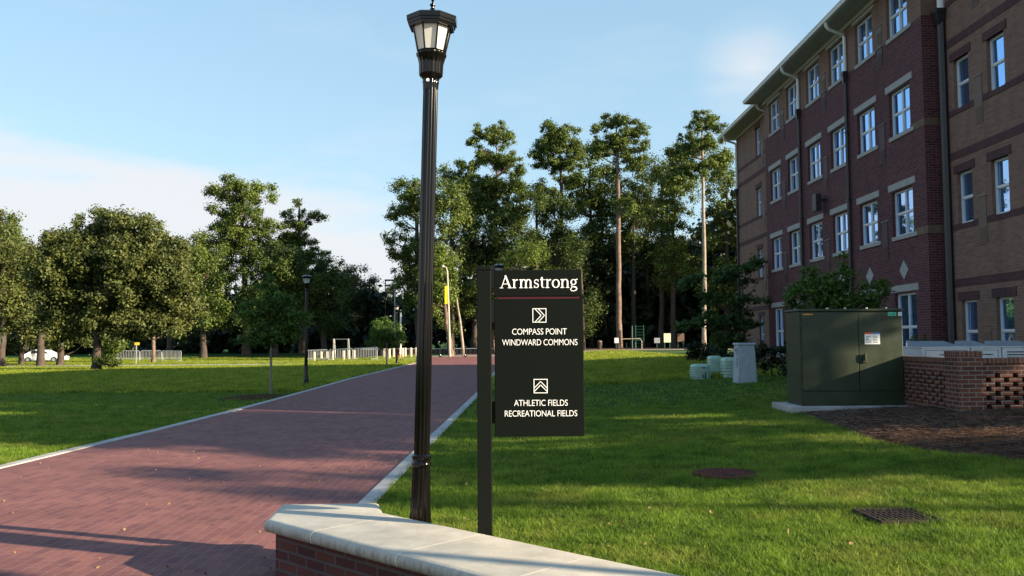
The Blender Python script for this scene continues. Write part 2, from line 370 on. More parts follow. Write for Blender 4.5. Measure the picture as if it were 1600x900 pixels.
def kerb(pl, side):
    m_ = MB(); ww = .17; y_ = -11.
    while y_ < 86:
        y2 = min(y_+3.0, 86.5)
        a0, a1 = interp(pl, y_), interp(pl, y2-.012)
        vs = []
        for a, yy in ((a0, y_), (a1, y2-.012)):
            for xx, zz in ((a, -.05), (a, .022), (a+side*ww, .022), (a+side*ww, -.05)): vs.append((xx, yy, zz))
        m_.add(vs, [(0,1,2,3),(7,6,5,4),(0,4,5,1),(1,5,6,2),(2,6,7,3)]); y_ = y2
    return m_
tag(kerb(LK, -1).build('kerb', 'kerb', bevel=.006), kind='structure')
tag(kerb(RK, 1).build('kerb', 'kerb', bevel=.006), kind='structure')
def draped(name, poly_fn, mat_, z=.012, n=30, m2=6):
    """poly_fn(i/n) -> (x0,y0),(x1,y1) two edges of a strip, draped over the ground"""
    m_ = MB()
    for i in range(n+1):
        (x0, y0), (x1, y1) = poly_fn(i/n)
        for j in range(m2+1):
            s_ = j/m2; xx, yy = x0+(x1-x0)*s_, y0+(y1-y0)*s_; m_.v.append((xx, yy, gz(xx, yy)+z))
    for i in range(n):
        for j in range(m2):
            a = i*(m2+1)+j; m_.f.append((a, a+1, a+m2+2, a+m2+1)); m_.m.append(0)
    return m_.build(name, mat_, fix=False)
tag(draped('path', lambda s_: ((-130+121.6*s_, 74-6*s_+8*s_*s_), (-130+121.6*s_, 80-6*s_+6*s_*s_)), 'concrete', .014, 60), kind='structure')
tag(draped('cross_street', lambda s_: ((-34+70*s_, 87.2), (-34+70*s_, 91.5)), 'concrete', .016, 50), kind='structure')
tag(draped('footpath', lambda s_: ((-.6+30*s_, 73.0), (-.6+30*s_, 74.2)), 'concrete', .016, 40), kind='structure')
tag(draped('playground_mulch', lambda s_: ((-6+60*s_, 92.0), (-6+60*s_, 120)), 'straw', .02, 40, 10), kind='structure')
# pine straw bed in front of the brick enclosure
bed_edge = [G(*q) for q in ((1252, 646.5), (1262, 650), (1300, 664), (1360, 688), (1450, 707), (1600, 722))]
be = [(p.x, p.y) for p in bed_edge] + [(7.5, 8.6), (11.3, 8.0)]
m_ = MB(); rngb = random.Random(5)
nb = 60
def along(pl, s_):
    L_ = [math.dist(a, b_) for a, b_ in zip(pl, pl[1:])]; T = sum(L_)*s_
    for (a, b_), l in zip(zip(pl, pl[1:]), L_):
        if T <= l: return (a[0]+(b_[0]-a[0])*T/l, a[1]+(b_[1]-a[1])*T/l)
        T -= l
    return pl[-1]
back = [(5.15, 15.75), (6.9, 15.75), (8.0, 17.6), (11.35, 17.6), (11.35, 13.5), (11.35, 8.0)]
for i in range(nb+1):
    a = along(be, i/nb); b_ = along(back, i/nb)
    for j in range(25):
        s_ = j/24; xx, yy = a[0]+(b_[0]-a[0])*s_, a[1]+(b_[1]-a[1])*s_
        m_.v.append((xx, yy, gz(xx, yy)+.006+(.05*min(1, s_*8)+.03*rngb.random())*(yy < 14.8)*(0 < s_)))
for i in range(nb):
    for j in range(24):
        a = i*25+j; m_.f.append((a, a+1, a+26, a+25)); m_.m.append(0)
tag(m_.build('pine_straw_bed', 'mulch', smooth=True, fix=False), kind='structure')

# ------------------------------------------------------------------ grass blades and straw (stuff)
def blades(n, sampler, h, wd, rng):
    x_, y_ = sampler(n); zz = np.array([gz(a, b_) for a, b_ in zip(x_, y_)])
    a = rng.uniform(0, 2*PI, n); tuft = .5+.5*np.sin(x_*31+3*np.sin(y_*17))*np.sin(y_*37+2*np.sin(x_*23)); hh = h*rng.uniform(.45, 1.25, n)*(.5+1.05*tuft); lean = rng.normal(0, .75, (n, 2))*hh[:, None]
    w_ = wd*rng.uniform(.6, 1.3, n)
    b0 = np.stack([x_-np.cos(a)*w_, y_-np.sin(a)*w_, zz-.005], 1); b1 = np.stack([x_+np.cos(a)*w_, y_+np.sin(a)*w_, zz-.005], 1)
    tp = np.stack([x_+lean[:, 0], y_+lean[:, 1], zz+hh], 1)
    return np.stack([b0, b1, tp], 1)
rng = np.random.default_rng(3)
bedpoly = be[:6]
def in_bed(x_, y_):
    # right of the bed edge line
    ye = np.array([p[1] for p in bedpoly][::-1]); xe = np.array([p[0] for p in bedpoly][::-1])
    return (x_ > np.interp(y_, ye, xe)+.02) & (y_ < 17.6) & (y_ > 8)
def right_sampler(y0, y1, pw):
    def f(n):
        X = []; Y = []; tot = 0
        while tot < n:
            y_ = y0+(y1-y0)*rng.random(n)**pw; x_ = rng.uniform(-1.45, 1, n)+0; x_ = -1.45+rng.random(n)*(y_*.60+1.45)
            ok = (x_ > np.interp(y_, [p[1] for p in RK], [p[0] for p in RK])+.15) & ~in_bed(x_, y_)
            # seat wall footprint
            ok &= ~((x_*.66+y_*.75) < 4.02)
            ok &= ~((x_ > 2.81) & (x_ < 3.2) & (y_ > 6.86) & (y_ < 7.22)) & ~(((x_-2.29)**2/.1+(y_-9.56)**2/.06) < 1)
            X.append(x_[ok]); Y.append(y_[ok]); tot += ok.sum()
        return np.concatenate(X)[:n], np.concatenate(Y)[:n]
    return f
V = np.concatenate([blades(260000, right_sampler(5.0, 9.5, 1.0), .036, .0036, rng), blades(200000, right_sampler(9.5, 19, 1.2), .042, .0055, rng),
                    blades(60000, right_sampler(19, 40, 1.2), .055, .012, rng)])
tag(quads_object('grass', V, 'grass_blade', nv=3), 'short mown green grass of the lawn right of the brick road', 'grass', kind='stuff')
def left_sampler(n):
    y_ = 11+(32-11)*rng.random(n)**1.3; xl = np.interp(y_, [p[1] for p in LK], [p[0] for p in LK])-.16
    return xl-rng.random(n)*np.maximum(.1, y_*.585+xl), y_
V = blades(110000, left_sampler, .05, .008, rng)
tag(quads_object('grass', V, 'grass_blade', nv=3), 'short mown green grass of the lawn left of the brick road', 'grass', kind='stuff')
def far_sampler(n):
    X = []; Y = []; tot = 0
    while tot < n:
        y_ = 28*(108/28)**rng.random(n); x_ = (rng.random(n)*1.24-.62)*y_
        xl = np.interp(y_, [p[1] for p in LK], [p[0] for p in LK])-.2; xr = np.interp(y_, [p[1] for p in RK], [p[0] for p in RK])+.2
        ok = ((x_ < xl) | ((x_ > xr) & (x_ < 11))) & ~((y_ > 86.5) & (x_ > -9)) & ~((x_ > -1) & (y_ > 72.9) & (y_ < 74.4))
        s_ = (x_+130)/121.6; ok &= ~((x_ < -8) & (y_ > 73.7-6*s_+8*s_*s_) & (y_ < 80.4-6*s_+6*s_*s_))
        X.append(x_[ok]); Y.append(y_[ok]); tot += ok.sum()
    return np.concatenate(X)[:n], np.concatenate(Y)[:n]
foliage('grass_far_sunlit', (.035, .125, .006), (.62, .66, .07), .5, 1.2)  # same grass as the near blades, sunlight put into its brighter, yellower colour
tag(quads_object('grass', blades(500000, far_sampler, .10, .024, rng), 'grass_far_sunlit', nv=3), 'far stretches of mown lawn before the wood', 'grass', kind='stuff')
def straw_blades(n):
    s_ = rng.random(n); q = rng.random(n)**.8
    pts = np.array([np.array(along(be, a))*(1-c)+np.array(along(back, a))*c for a, c in zip(s_, q)])
    x_, y_ = pts[:, 0], pts[:, 1]; z_ = np.array([gz(a, b_) for a, b_ in pts])+(.05*np.minimum(1, q*8)+.03)*(y_ < 14.8)
    a = rng.uniform(0, 2*PI, n); l = rng.uniform(.05, .12, n); d = np.stack([np.cos(a)*l, np.sin(a)*l, rng.normal(0, .015, n)], 1)
    c = np.stack([x_, y_, z_+rng.uniform(-.015, .015, n)], 1); wv = np.stack([-np.sin(a)*.003, np.cos(a)*.003, np.full(n, .002)], 1)
    return np.stack([c-d+wv, c-d-wv, c+d], 1)
tag(quads_object('pine_straw', straw_blades(90000), 'needle_straw', nv=3), 'brown pine straw needles strewn over the bed by the brick enclosure', 'pine straw', kind='stuff')
# leaf litter and weeds along the paving
n = 260; y_ = 6.2+rng.random(n)**1.4*12; xl = np.interp(y_, [p[1] for p in LK], [p[0] for p in LK]); xr = np.interp(y_, [p[1] for p in RK], [p[0] for p in RK])
x_ = np.where(rng.random(n) < .45, xr-rng.random(n)**3*1.2+.1, xl+rng.random(n)*(xr-xl))
c = np.stack([x_, y_, np.full(n, .012)], 1); a = rng.uniform(0, 2*PI, n); s_ = rng.uniform(.008, .022, n)
d1 = np.stack([np.cos(a)*s_, np.sin(a)*s_, rng.uniform(0, .008, n)], 1); d2 = np.stack([-np.sin(a)*s_*.5, np.cos(a)*s_*.5, rng.uniform(0, .01, n)], 1)
tag(quads_object('leaf_litter', np.stack([c-d1, c-d2, c+d1+[0, 0, .006], c+d2], 1), 'leaf_litter'), 'tiny dry leaves scattered on the brick paving', 'leaf litter', kind='stuff')

n = 130; y_ = 6.0+rng.random(n)*9; x_ = -.6+rng.random(n)*(y_*.55); z_ = np.array([gz(a, b_) for a, b_ in zip(x_, y_)])+rng.uniform(.015, .04, n)
c = np.stack([x_, y_, z_], 1); a = rng.uniform(0, 2*PI, n); s_ = rng.uniform(.010, .026, n)
d1 = np.stack([np.cos(a)*s_, np.sin(a)*s_, rng.uniform(0, .015, n)], 1); d2 = np.stack([-np.sin(a)*s_*.5, np.cos(a)*s_*.5, rng.uniform(0, .012, n)], 1)
tag(quads_object('leaf_litter', np.stack([c-d1, c-d2, c+d1, c+d2], 1), 'leaf_litter'), 'tiny dry leaves fallen on the right lawn', 'leaf litter', kind='stuff')

# ------------------------------------------------------------------ building
BX, TX = 10.9, 11.4
Y0, Y1 = 14.4, 44.4       # whole wing
B0, B1 = 23.08, 37.65     # the projecting red bay
BASE, EAVE = .45, 11.86
bld = empty('residence_hall', (BX, (Y0+Y1)/2, BASE), 'four storey red and tan brick dormitory with white sash windows on the right', 'building')
inv = Matrix.Translation(-bld.location)
def bpart(m_, name, mats, smooth=False, bevel=0, parent=None):
    o = m_.build(name, mats, None, smooth, bevel=bevel); o.parent = parent or bld
    o.matrix_parent_inverse = inv if not parent else Matrix.Identity(4)
    return o
bay_cols = [24.55+2.35*i for i in range(6)]
BW = 1.32
bay_rows = [(.95, 2.83), (4.45, 5.73), (7.31, 8.59), (10.16, 11.44)]
tan_cols = [22.1, 20.5]; TW = .74
tan_rows = [(.95, 2.53), (4.47, 5.78), (7.42, 8.70), (10.33, 11.50)]
far_col = 40.55; FW = .74
far_rows = [(.95, 2.6), (4.40, 5.70), (7.22, 8.52), (10.03, 11.33)]
def facade(X, y0, y1, z0, z1, holes, depth, matfn, extra=()):
    m_ = MB(); us = sorted(set([y0, y1]+[h[0] for h in holes]+[h[1] for h in holes])); zs = sorted(set([z0, z1, *extra]+[h[2] for h in holes]+[h[3] for h in holes]))
    for a, b_ in zip(us, us[1:]):
        for c, d in zip(zs, zs[1:]):
            cy, cz = (a+b_)/2, (c+d)/2
            if any(h[0] < cy < h[1] and h[2] < cz < h[3] for h in holes): continue
            m_.add([(X, a, c), (X, b_, c), (X, b_, d), (X, a, d)], [(0, 3, 2, 1)], matfn(cy, cz))
    for h in holes:
        a, b_, c, d = h; X2 = X+depth; mi = matfn((a+b_)/2, (c+d)/2)
        m_.add([(X, a, c), (X, b_, c), (X, b_, d), (X, a, d), (X2, a, c), (X2, b_, c), (X2, b_, d), (X2, a, d)],
               [(0, 4, 7, 3), (1, 2, 6, 5), (3, 7, 6, 2), (0, 1, 5, 4)], mi)
    return m_
DEP = .15
bh = [(c-BW/2, c+BW/2, z0, z1) for c in bay_cols for z0, z1 in bay_rows]
bpart(facade(BX, B0, B1, BASE-.3, EAVE, bh, DEP, lambda y_, z_: 1 if z_ > 10.13 else 0, (10.13,)), 'bay_wall', ['red_brick', 'tan_brick'])
th = [(c-TW/2, c+TW/2, z0, z1) for c in tan_cols for z0, z1 in tan_rows]
bpart(facade(TX, Y0, B0, BASE-.3, EAVE, th, DEP, lambda y_, z_: 0), 'tan_wall', ['tan_brick'])
fh = [(far_col-FW/2, far_col+FW/2, z0, z1) for z0, z1 in far_rows]
bpart(facade(TX, B1, Y1, BASE-.3, EAVE, fh, DEP, lambda y_, z_: 0), 'tan_wall', ['tan_brick'])
m_ = MB()
def quad(a, b_, c, d, mi=0): m_.add([a, b_, c, d], [(0, 1, 2, 3)], mi)
m2_ = MB()
for z0, z1, mi in ((BASE-.3, 10.13, 0), (10.13, EAVE, 1)):
    quad((BX, B0, z0), (TX, B0, z0), (TX, B0, z1), (BX, B0, z1), mi); m2_.add([(TX, B1, z0), (BX, B1, z0), (BX, B1, z1), (TX, B1, z1)], [(0, 1, 2, 3)], mi)
bpart(m_, 'bay_return', ['red_brick', 'tan_brick']); bpart(m2_, 'bay_return', ['red_brick', 'tan_brick'])
m_ = MB(); XR = 33.
quad((TX, Y0, BASE-.3), (XR, Y0, BASE-.3), (XR, Y0, EAVE), (TX, Y0, EAVE)); quad((XR, Y0, BASE-.3), (XR, Y1, BASE-.3), (XR, Y1, EAVE), (XR, Y0, EAVE))
quad((XR, Y1, BASE-.3), (TX, Y1, BASE-.3), (TX, Y1, EAVE), (XR, Y1, EAVE)); bpart(m_, 'end_wall', ['tan_brick'])
# soldier bands
class Band:
    def __init__(s, n, mt): s.n, s.mt = n, mt
    def box(s, a, b_): bpart(MB().box(a, b_), s.n, [s.mt]); return s
m_ = Band('brick_band', 'soldier_red')
for z0, z1 in ((2.88, 3.08), (6.15, 6.35), (9.10, 9.31)):
    m_.box((TX-.012, Y0, z0), (TX+.05, B0-.03, z1)); m_.box((TX-.012, B1+.03, z0), (TX+.05, Y1, z1))
for rows, cols, w_, ya, yb in ((tan_rows, tan_cols, TW, Y0, B0-.03), (far_rows, [far_col], FW, B1+.03, Y1)):
    for z0, z1 in rows[1:]:
        ed = sorted([ya, yb]+[c+s_*(w_/2) for c in cols for s_ in (-1, 1)])
        for a, b_ in zip(ed[::2], ed[1::2]): m_.box((TX-.010, a, z0-.14), (TX+.05, b_, z0+.02))
        for c in cols: m_.box((TX-.022, c-w_/2-.14, z1), (TX+.05, c+w_/2+.14, z1+.21)); m_.box((TX-.02, c-w_/2-.01, z0-.13), (TX+.05, c+w_/2+.01, z0-.005))
    z0, z1 = rows[0]
    for c in cols: m_.box((TX-.022, c-w_/2-.14, z1), (TX+.05, c+w_/2+.14, z1+.21))
m_ = Band('corner_band', 'soldier_tan')
for z0 in (4.33, 7.19): 
    m_.box((BX-.012, B0-.012, z0), (BX+.05, bay_cols[0]-BW/2, z0+.2)); m_.box((BX+.052, B0-.012, z0), (TX-.03, B0+.03, z0+.2))
m_.box((BX+.002, B0-.012, 10.13), (TX-.03, B0+.03, 10.34))
# lintels, sills, windows
def window_frame(w_, z0, z1, two):
    h = z1-z0; m_ = MB(); f = .038; x0, x1 = .0, .06
    m_.box((x0, -w_/2, 0), (x1, -w_/2+f, h)); m_.box((x0, w_/2-f, 0), (x1, w_/2, h)); m_.box((x0, -w_/2+f, 0), (x1, w_/2-f, f)); m_.box((x0, -w_/2+f, h-f), (x1, w_/2-f, h))
    m_.box((x0+.008, -w_/2+f, h*.5-.022), (x1-.003, w_/2-f, h*.5+.022))
    if two:
        m_.box((x0+.004, -.03, f), (x1-.006, .03, h*.5-.022)); m_.box((x0+.004, -.03, h*.5+.022), (x1-.006, .03, h-f))
    segs = [(-w_/2+f, -.03), (.03, w_/2-f)] if two else [(-w_/2+f, w_/2-f)]
    for a, b_ in segs:       # sash rims
        for za, zb, xo in ((f, h*.5-.022, .03), (h*.5+.022, h-f, .016)):
            m_.box((xo, a, za), (xo+.02, a+.018, zb)); m_.box((xo, b_-.018, za), (xo+.02, b_, zb)); m_.box((xo, a+.018, za), (xo+.02, b_-.018, za+.018)); m_.box((xo, a+.018, zb-.018), (xo+.02, b_-.018, zb))
    return m_.mesh('window', 'white_frame'), MB().add([(.045, -w_/2+.01, .01), (.045, w_/2-.01, .01), (.045, w_/2-.01, h-.01), (.045, -w_/2+.01, h-.01)], [(0, 3, 2, 1)]).mesh('pane', 'window_glass', fix=False)
cache = {}
def put_window(X, yc, z0, z1, w_, two, stone):
    key = (w_, round(z1-z0, 3), two)
    if key not in cache: cache[key] = window_frame(w_, z0, z1, two)
    fm, pm = cache[key]
    o = bpy.data.objects.new('window', fm); col.objects.link(o); o.parent = bld; o.location = Vector((X+.09, yc, z0))-bld.location
    p = bpy.data.objects.new('pane', pm); col.objects.link(p); p.parent = o; rw = random.Random(int(yc*31+z0*17)); p.rotation_euler = (0, rw.uniform(-.014, .014), rw.uniform(-.012, .012)); p.location.x = .004
    if stone:
        h = z1-z0
        if 'lin' not in cache or cache.get('linh') != h:
            cache['lin'] = MB().box((-.115, -.85, h+.045), (-.05, .85, h+.235)).mesh('lintel', 'stone')
            cache['sil'] = MB().box((-.125, -w_/2-.22, -.115), (-.0, w_/2+.0, -.002)).mesh('sill', 'stone'); cache['linh'] = h
        for nm in ('lin', 'sil'):
            q = bpy.data.objects.new({'lin': 'lintel', 'sil': 'sill'}[nm], cache[nm]); col.objects.link(q); q.parent = o
for c in bay_cols:
    for z0, z1 in bay_rows: put_window(BX, c, z0, z1, BW, True, True)
for c in tan_cols:
    for z0, z1 in tan_rows: put_window(TX, c, z0, z1, TW, False, False)
for z0, z1 in far_rows: put_window(TX, far_col, z0, z1, FW, False, False)
# vent panels beside windows
def vent(X, yc, z0, z1, mname, tw=.38):
    m_ = MB(); m_.box((X-.015, yc-tw/2, z0), (X+.03, yc+tw/2, z1))
    for k in range(9): m_.box((X-.026, yc-tw/2+.04, z0+.05+k*.042), (X-.014, yc+tw/2-.04, z0+.068+k*.042))
    v = bpart(m_, 'vent_panel', [mname])
    q = MB().box((X-.04, yc-tw/2-.02, z1), (X+.03, yc+tw/2+.02, z1+.018)).build('flashing', 'stone'); q.parent = v
for i in (0, 2, 4):
    yc = (bay_cols[i]+bay_cols[i+1])/2
    for r_, (z0, z1) in enumerate(bay_rows[1:]):
        vent(BX, yc, z0-.62, z0-.03 if r_ == 2 else z0+.52, 'red_panel')
        if r_ == 2: vent(BX, yc, z0+.01, z0+.62, 'brown_panel')
for z0, z1 in tan_rows[1:]: vent(TX, 21.3, z0-.63, z0+.54, 'brown_panel', .36)
for z0, z1 in far_rows[1:]: vent(TX, 39.75, z0-.63, z0+.54, 'brown_panel', .36)
m_ = MB().box((TX-.015, 21.1, 1.5), (TX+.02, 21.5, 1.75))
for k in range(5): m_.box((TX-.022, 21.13, 1.53+k*.042), (TX-.013, 21.47, 1.548+k*.042))
bpart(m_, 'wall_grille', ['brown_panel'])
for c in bay_cols[:3]:
    bpart(MB().prism([(c-.27, 3.47), (c, 3.2), (c+.27, 3.47), (c, 3.74)], BX-.02, BX+.03, axis='x'), 'stone_diamond', ['stone'])
# roof, soffit, gutter
m_ = MB()
def roof_section(y0, y1, XG, XW):
    m_.add([(XG, y0, EAVE+.02), (XG, y1, EAVE+.02), (22.2, min(y1, Y1-10.5), 15.9), (22.2, max(y0, Y0+3), 15.9)], [(0, 1, 2, 3)])
roof_section(Y0-.6, B0-.35, 10.62, TX); roof_section(B0-.35, B1+.35, 10.12, BX); roof_section(B1+.35, Y1+.6, 10.62, TX)
m_.add([(XR+.8, Y0-.6, EAVE+.02), (XR+.8, Y1+.6, EAVE+.02), (22.2, Y1-10.5, 15.9), (22.2, Y0+3, 15.9)], [(0, 3, 2, 1)])
m_.add([(10.62, Y1+.6, EAVE+.02), (XR+.8, Y1+.6, EAVE+.02), (22.2, Y1-10.5, 15.9)], [(0, 1, 2)]); m_.add([(10.62, Y0-.6, EAVE+.02), (XR+.8, Y0-.6, EAVE+.02), (22.2, Y0+3, 15.9)], [(0, 2, 1)])
bpart(m_, 'roof', ['roof'])
m_ = MB(); SZ = 11.74
m_.box((10.2, B0-.33, SZ), (BX-.02, B1+.33, SZ+.03)); m_.box((10.7, Y0-.6, SZ+.003), (TX-.02, B0-.34, SZ+.033)); m_.box((10.7, B1+.34, SZ+.003), (TX-.02, Y1+.6, SZ+.033))
m_.box((BX-.02, B0-.33, SZ+.006), (TX, B0-.002, SZ+.036)); m_.box((BX-.02, B1+.002, SZ+.006), (TX, B1+.33, SZ+.036))
m_.box((TX-.02, Y1+.01, SZ+.006), (XR+.8, Y1+.6, SZ+.036)); m_.box((TX-.02, Y0-.6, SZ+.006), (XR+.8, Y0-.01, SZ+.036))
m_.box((BX-.07, B0-.07, SZ-.14), (BX-.003, B1+.07, SZ-.001)); m_.box((TX-.06, Y0, SZ-.12), (TX-.003, B0-.08, SZ-.001)); m_.box((TX-.06, B1+.08, SZ-.12), (TX-.003, Y1, SZ-.001))
bpart(m_, 'soffit', ['soffit'])
def gutter(pts):
    m_ = MB(); prof = [(-.09, .0), (-.125, .10), (-.135, .105), (-.135, .125), (-.105, .125), (-.07, .02), (0, .02), (0, .14), (.012, .14), (.012, 0)]
    (x0, y0), (x1, y1) = pts
    n = len(prof); vs = [(x0+a, y0, SZ+.02+z) for a, z in prof]+[(x1+a, y1, SZ+.02+z) for a, z in prof]
    m_.add(vs, [tuple(range(n)), tuple(range(n, 2*n))[::-1]]+[(i, (i+1) % n, n+(i+1) % n, n+i) for i in range(n)]); return m_
bpart(gutter([(10.2, B0-.38), (10.2, B1+.38)]), 'gutter', ['white_metal']); bpart(gutter([(10.7, Y0-.6), (10.7, B0-.39)]), 'gutter', ['white_metal']); bpart(gutter([(10.7, B1+.39), (10.7, Y1+.6)]), 'gutter', ['white_metal'])
def downspout(yw, X, XG, zc, r_=.055, jog=True):
    m_ = MB()
    if jog: m_.tube([(XG-.02, yw-.2, SZ+.02), (XG-.02, yw-.2, SZ-.10), (XG+.06, yw-.18, SZ-.2), (X-.12, yw, 11.42), (X-.07, yw, 11.32), (X-.07, yw, zc+.2)], r_, 8)
    else: m_.tube([(X-.07, yw, SZ), (X-.07, yw, zc+.2)], r_, 8)
    d = bpart(m_, 'downspout', ['white_metal'], True)
    m_ = MB(); m_.lathe([(r_*1.1, -.2), (r_*1.5, -.1), (r_*2.0, .06), (r_*2.3, .1), (r_*2.3, .2)], 4, ph=PI/4)
    q = m_.build('collector_box', 'dark_pipe'); q.parent = d; q.location = (X-.1, yw, zc)
    m_ = MB().tube([(X-.075, yw, zc-.15), (X-.075, yw, BASE)], r_*1.05, 8)
    for z_ in np.arange(1.6, zc-.5, 2.2): m_.box((X-.14, yw-.09, z_), (X-.01, yw+.09, z_+.03))
    q = m_.build('lower_pipe', 'dark_pipe', smooth=True); q.parent = d
downspout(28.25, BX, 10.2, 10.0); downspout(32.95, BX, 10.2, 10.0); downspout(B1+.5, TX, 10.7, 9.0); downspout(Y1-.2, TX, 10.7, 8.9)
downspout(B0-.22, TX, 10.7, 10.0, .1, False)
m_ = MB(); p = PX(1277, 317, BX-.25)
m_.box((p.x-.12, p.y-.19, p.z-.3), (p.x+.08, p.y+.19, p.z+.3)); sb = bpart(m_, 'wall_speaker', ['dark_pipe'], bevel=.02)
q = MB().box((p.x+.08, p.y-.3, p.z+.02), (BX-.001, p.y-.22, p.z+.1)).box((p.x+.02, p.y-.3, p.z+.02), (p.x+.08, p.y-.19, p.z+.1)).build('bracket', 'dark_pipe'); q.parent = sb

# ------------------------------------------------------------------ seat wall in the foreground
seat = empty('seat_wall', (-.6, 5.4, 0), 'low brick seat wall with a pale limestone bullnose cap in the foreground', 'wall')
CT = .40
def cp(px, py):
    d = ray(px, py); return (Vector((0, 0, EYE))+d*((CT-EYE)/d.z)).to_2d()
A, Bc, Cc, Dc = cp(416, 812), cp(441, 787), cp(590, 785), cp(597, 800)
bk = cp(1067, 898); fr = cp(700, 884)
du = (bk-Dc).normalized(); nn = Vector((-du.y, du.x))       # run direction and outward normal (to the back)
A2 = A + du*4.6; D2 = Dc + du*3.4
def off(pl, d):
    n = len(pl); out = []
    for i in range(n):
        a, b_, c = pl[i-1], pl[i], pl[(i+1) % n]
        e1 = (b_-a).normalized(); e2 = (c-b_).normalized(); n1 = Vector((e1.y, -e1.x)); n2 = Vector((e2.y, -e2.x))
        bis = (n1+n2).normalized(); out.append(b_+bis*(d/max(.4, bis.dot(n1))))
    return out
end = (A2+D2)/2
base = [A, A2, D2, Dc, Cc, Bc]                 # counter-clockwise
wv = A2-A; area = sum(base[i-1].x*base[i].y-base[i].x*base[i-1].y for i in range(6))
if area < 0: base = base[::-1]
core = off(base, -.06)
m_ = MB(); m_.prism([tuple(q) for q in core], -.05, CT-.085)
m_.f.pop(1); m_.m.pop(1)
o = m_.build('brick_core', 'seat_brick'); o.parent = seat; o.matrix_parent_inverse = Matrix.Translation(-seat.location)
# cap: bullnose profile swept round the outline, cut into stones by joints across the run
prof = [(-.035, 0), (-.012, .004), (.006, .016), (.014, .034), (.016, .046), (.012, .062), (0, .077), (-.02, .086)][::-1]
m_ = MB(); rings = [[(q.x, q.y, CT-.086+.0+z) for q in off(base, d)] for d, z in [(a, .086-z_) for a, z_ in prof]]
vs = [q for r_ in rings for q in r_]; n = 6; fs = []
for i in range(len(rings)-1):
    for k in range(n): fs.append((i*n+k, i*n+(k+1) % n, (i+1)*n+(k+1) % n, (i+1)*n+k))
fs.append(tuple(range(n))[::-1]); fs.append(tuple((len(rings)-1)*n+k for k in range(n)))
m_.add(vs, fs); o = m_.build('stone_cap', 'cap_stone', smooth=True); o.parent = seat; o.matrix_parent_inverse = Matrix.Translation(-seat.location)
cap = o
mat('joint', (.66, .60, .48), .9, noise=.1)
# mortar joints laid in the cap across its width
d0 = A; Wd = (Dc-A).dot(nn)
m_ = MB(); js = [(.55, .04), (1.40, .0), (2.25, 0), (3.1, 0), (3.95, 0)]
for s_, _ in js:
    pf = A+du*s_; h = .003
    loop = [(.0-.016, .046-.086+.02), (-.012, .02), (0.004, .0), (.035, -.0)]
    path = [pf-nn*.0175+Vector((0, 0))]
    pts = []
    for dd, zz in ((-.001, CT-.078), (-.013, CT-.062), (-.0175, CT-.046), (-.0155, CT-.03), (-.0075, CT-.014), (.011, CT-.003), (.035, CT+.0012), (Wd-.035, CT+.0012), (Wd-.011, CT-.003), (Wd+.0155, CT-.03)):
        q = pf+nn*dd; pts.append((q.x, q.y, zz))
    for a, b_ in zip(pts, pts[1:]):
        w2 = du*.006; m_.add([(a[0]-w2.x, a[1]-w2.y, a[2]), (a[0]+w2.x, a[1]+w2.y, a[2]), (b_[0]+w2.x, b_[1]+w2.y, b_[2]), (b_[0]-w2.x, b_[1]-w2.y, b_[2])], [(0, 1, 2, 3)])
q1 = A+du*.02+nn*.03; q2 = Dc+du*.05-nn*.03
o = m_.build('mortar_joint', 'joint'); o.parent = seat; o.matrix_parent_inverse = Matrix.Translation(-seat.location)

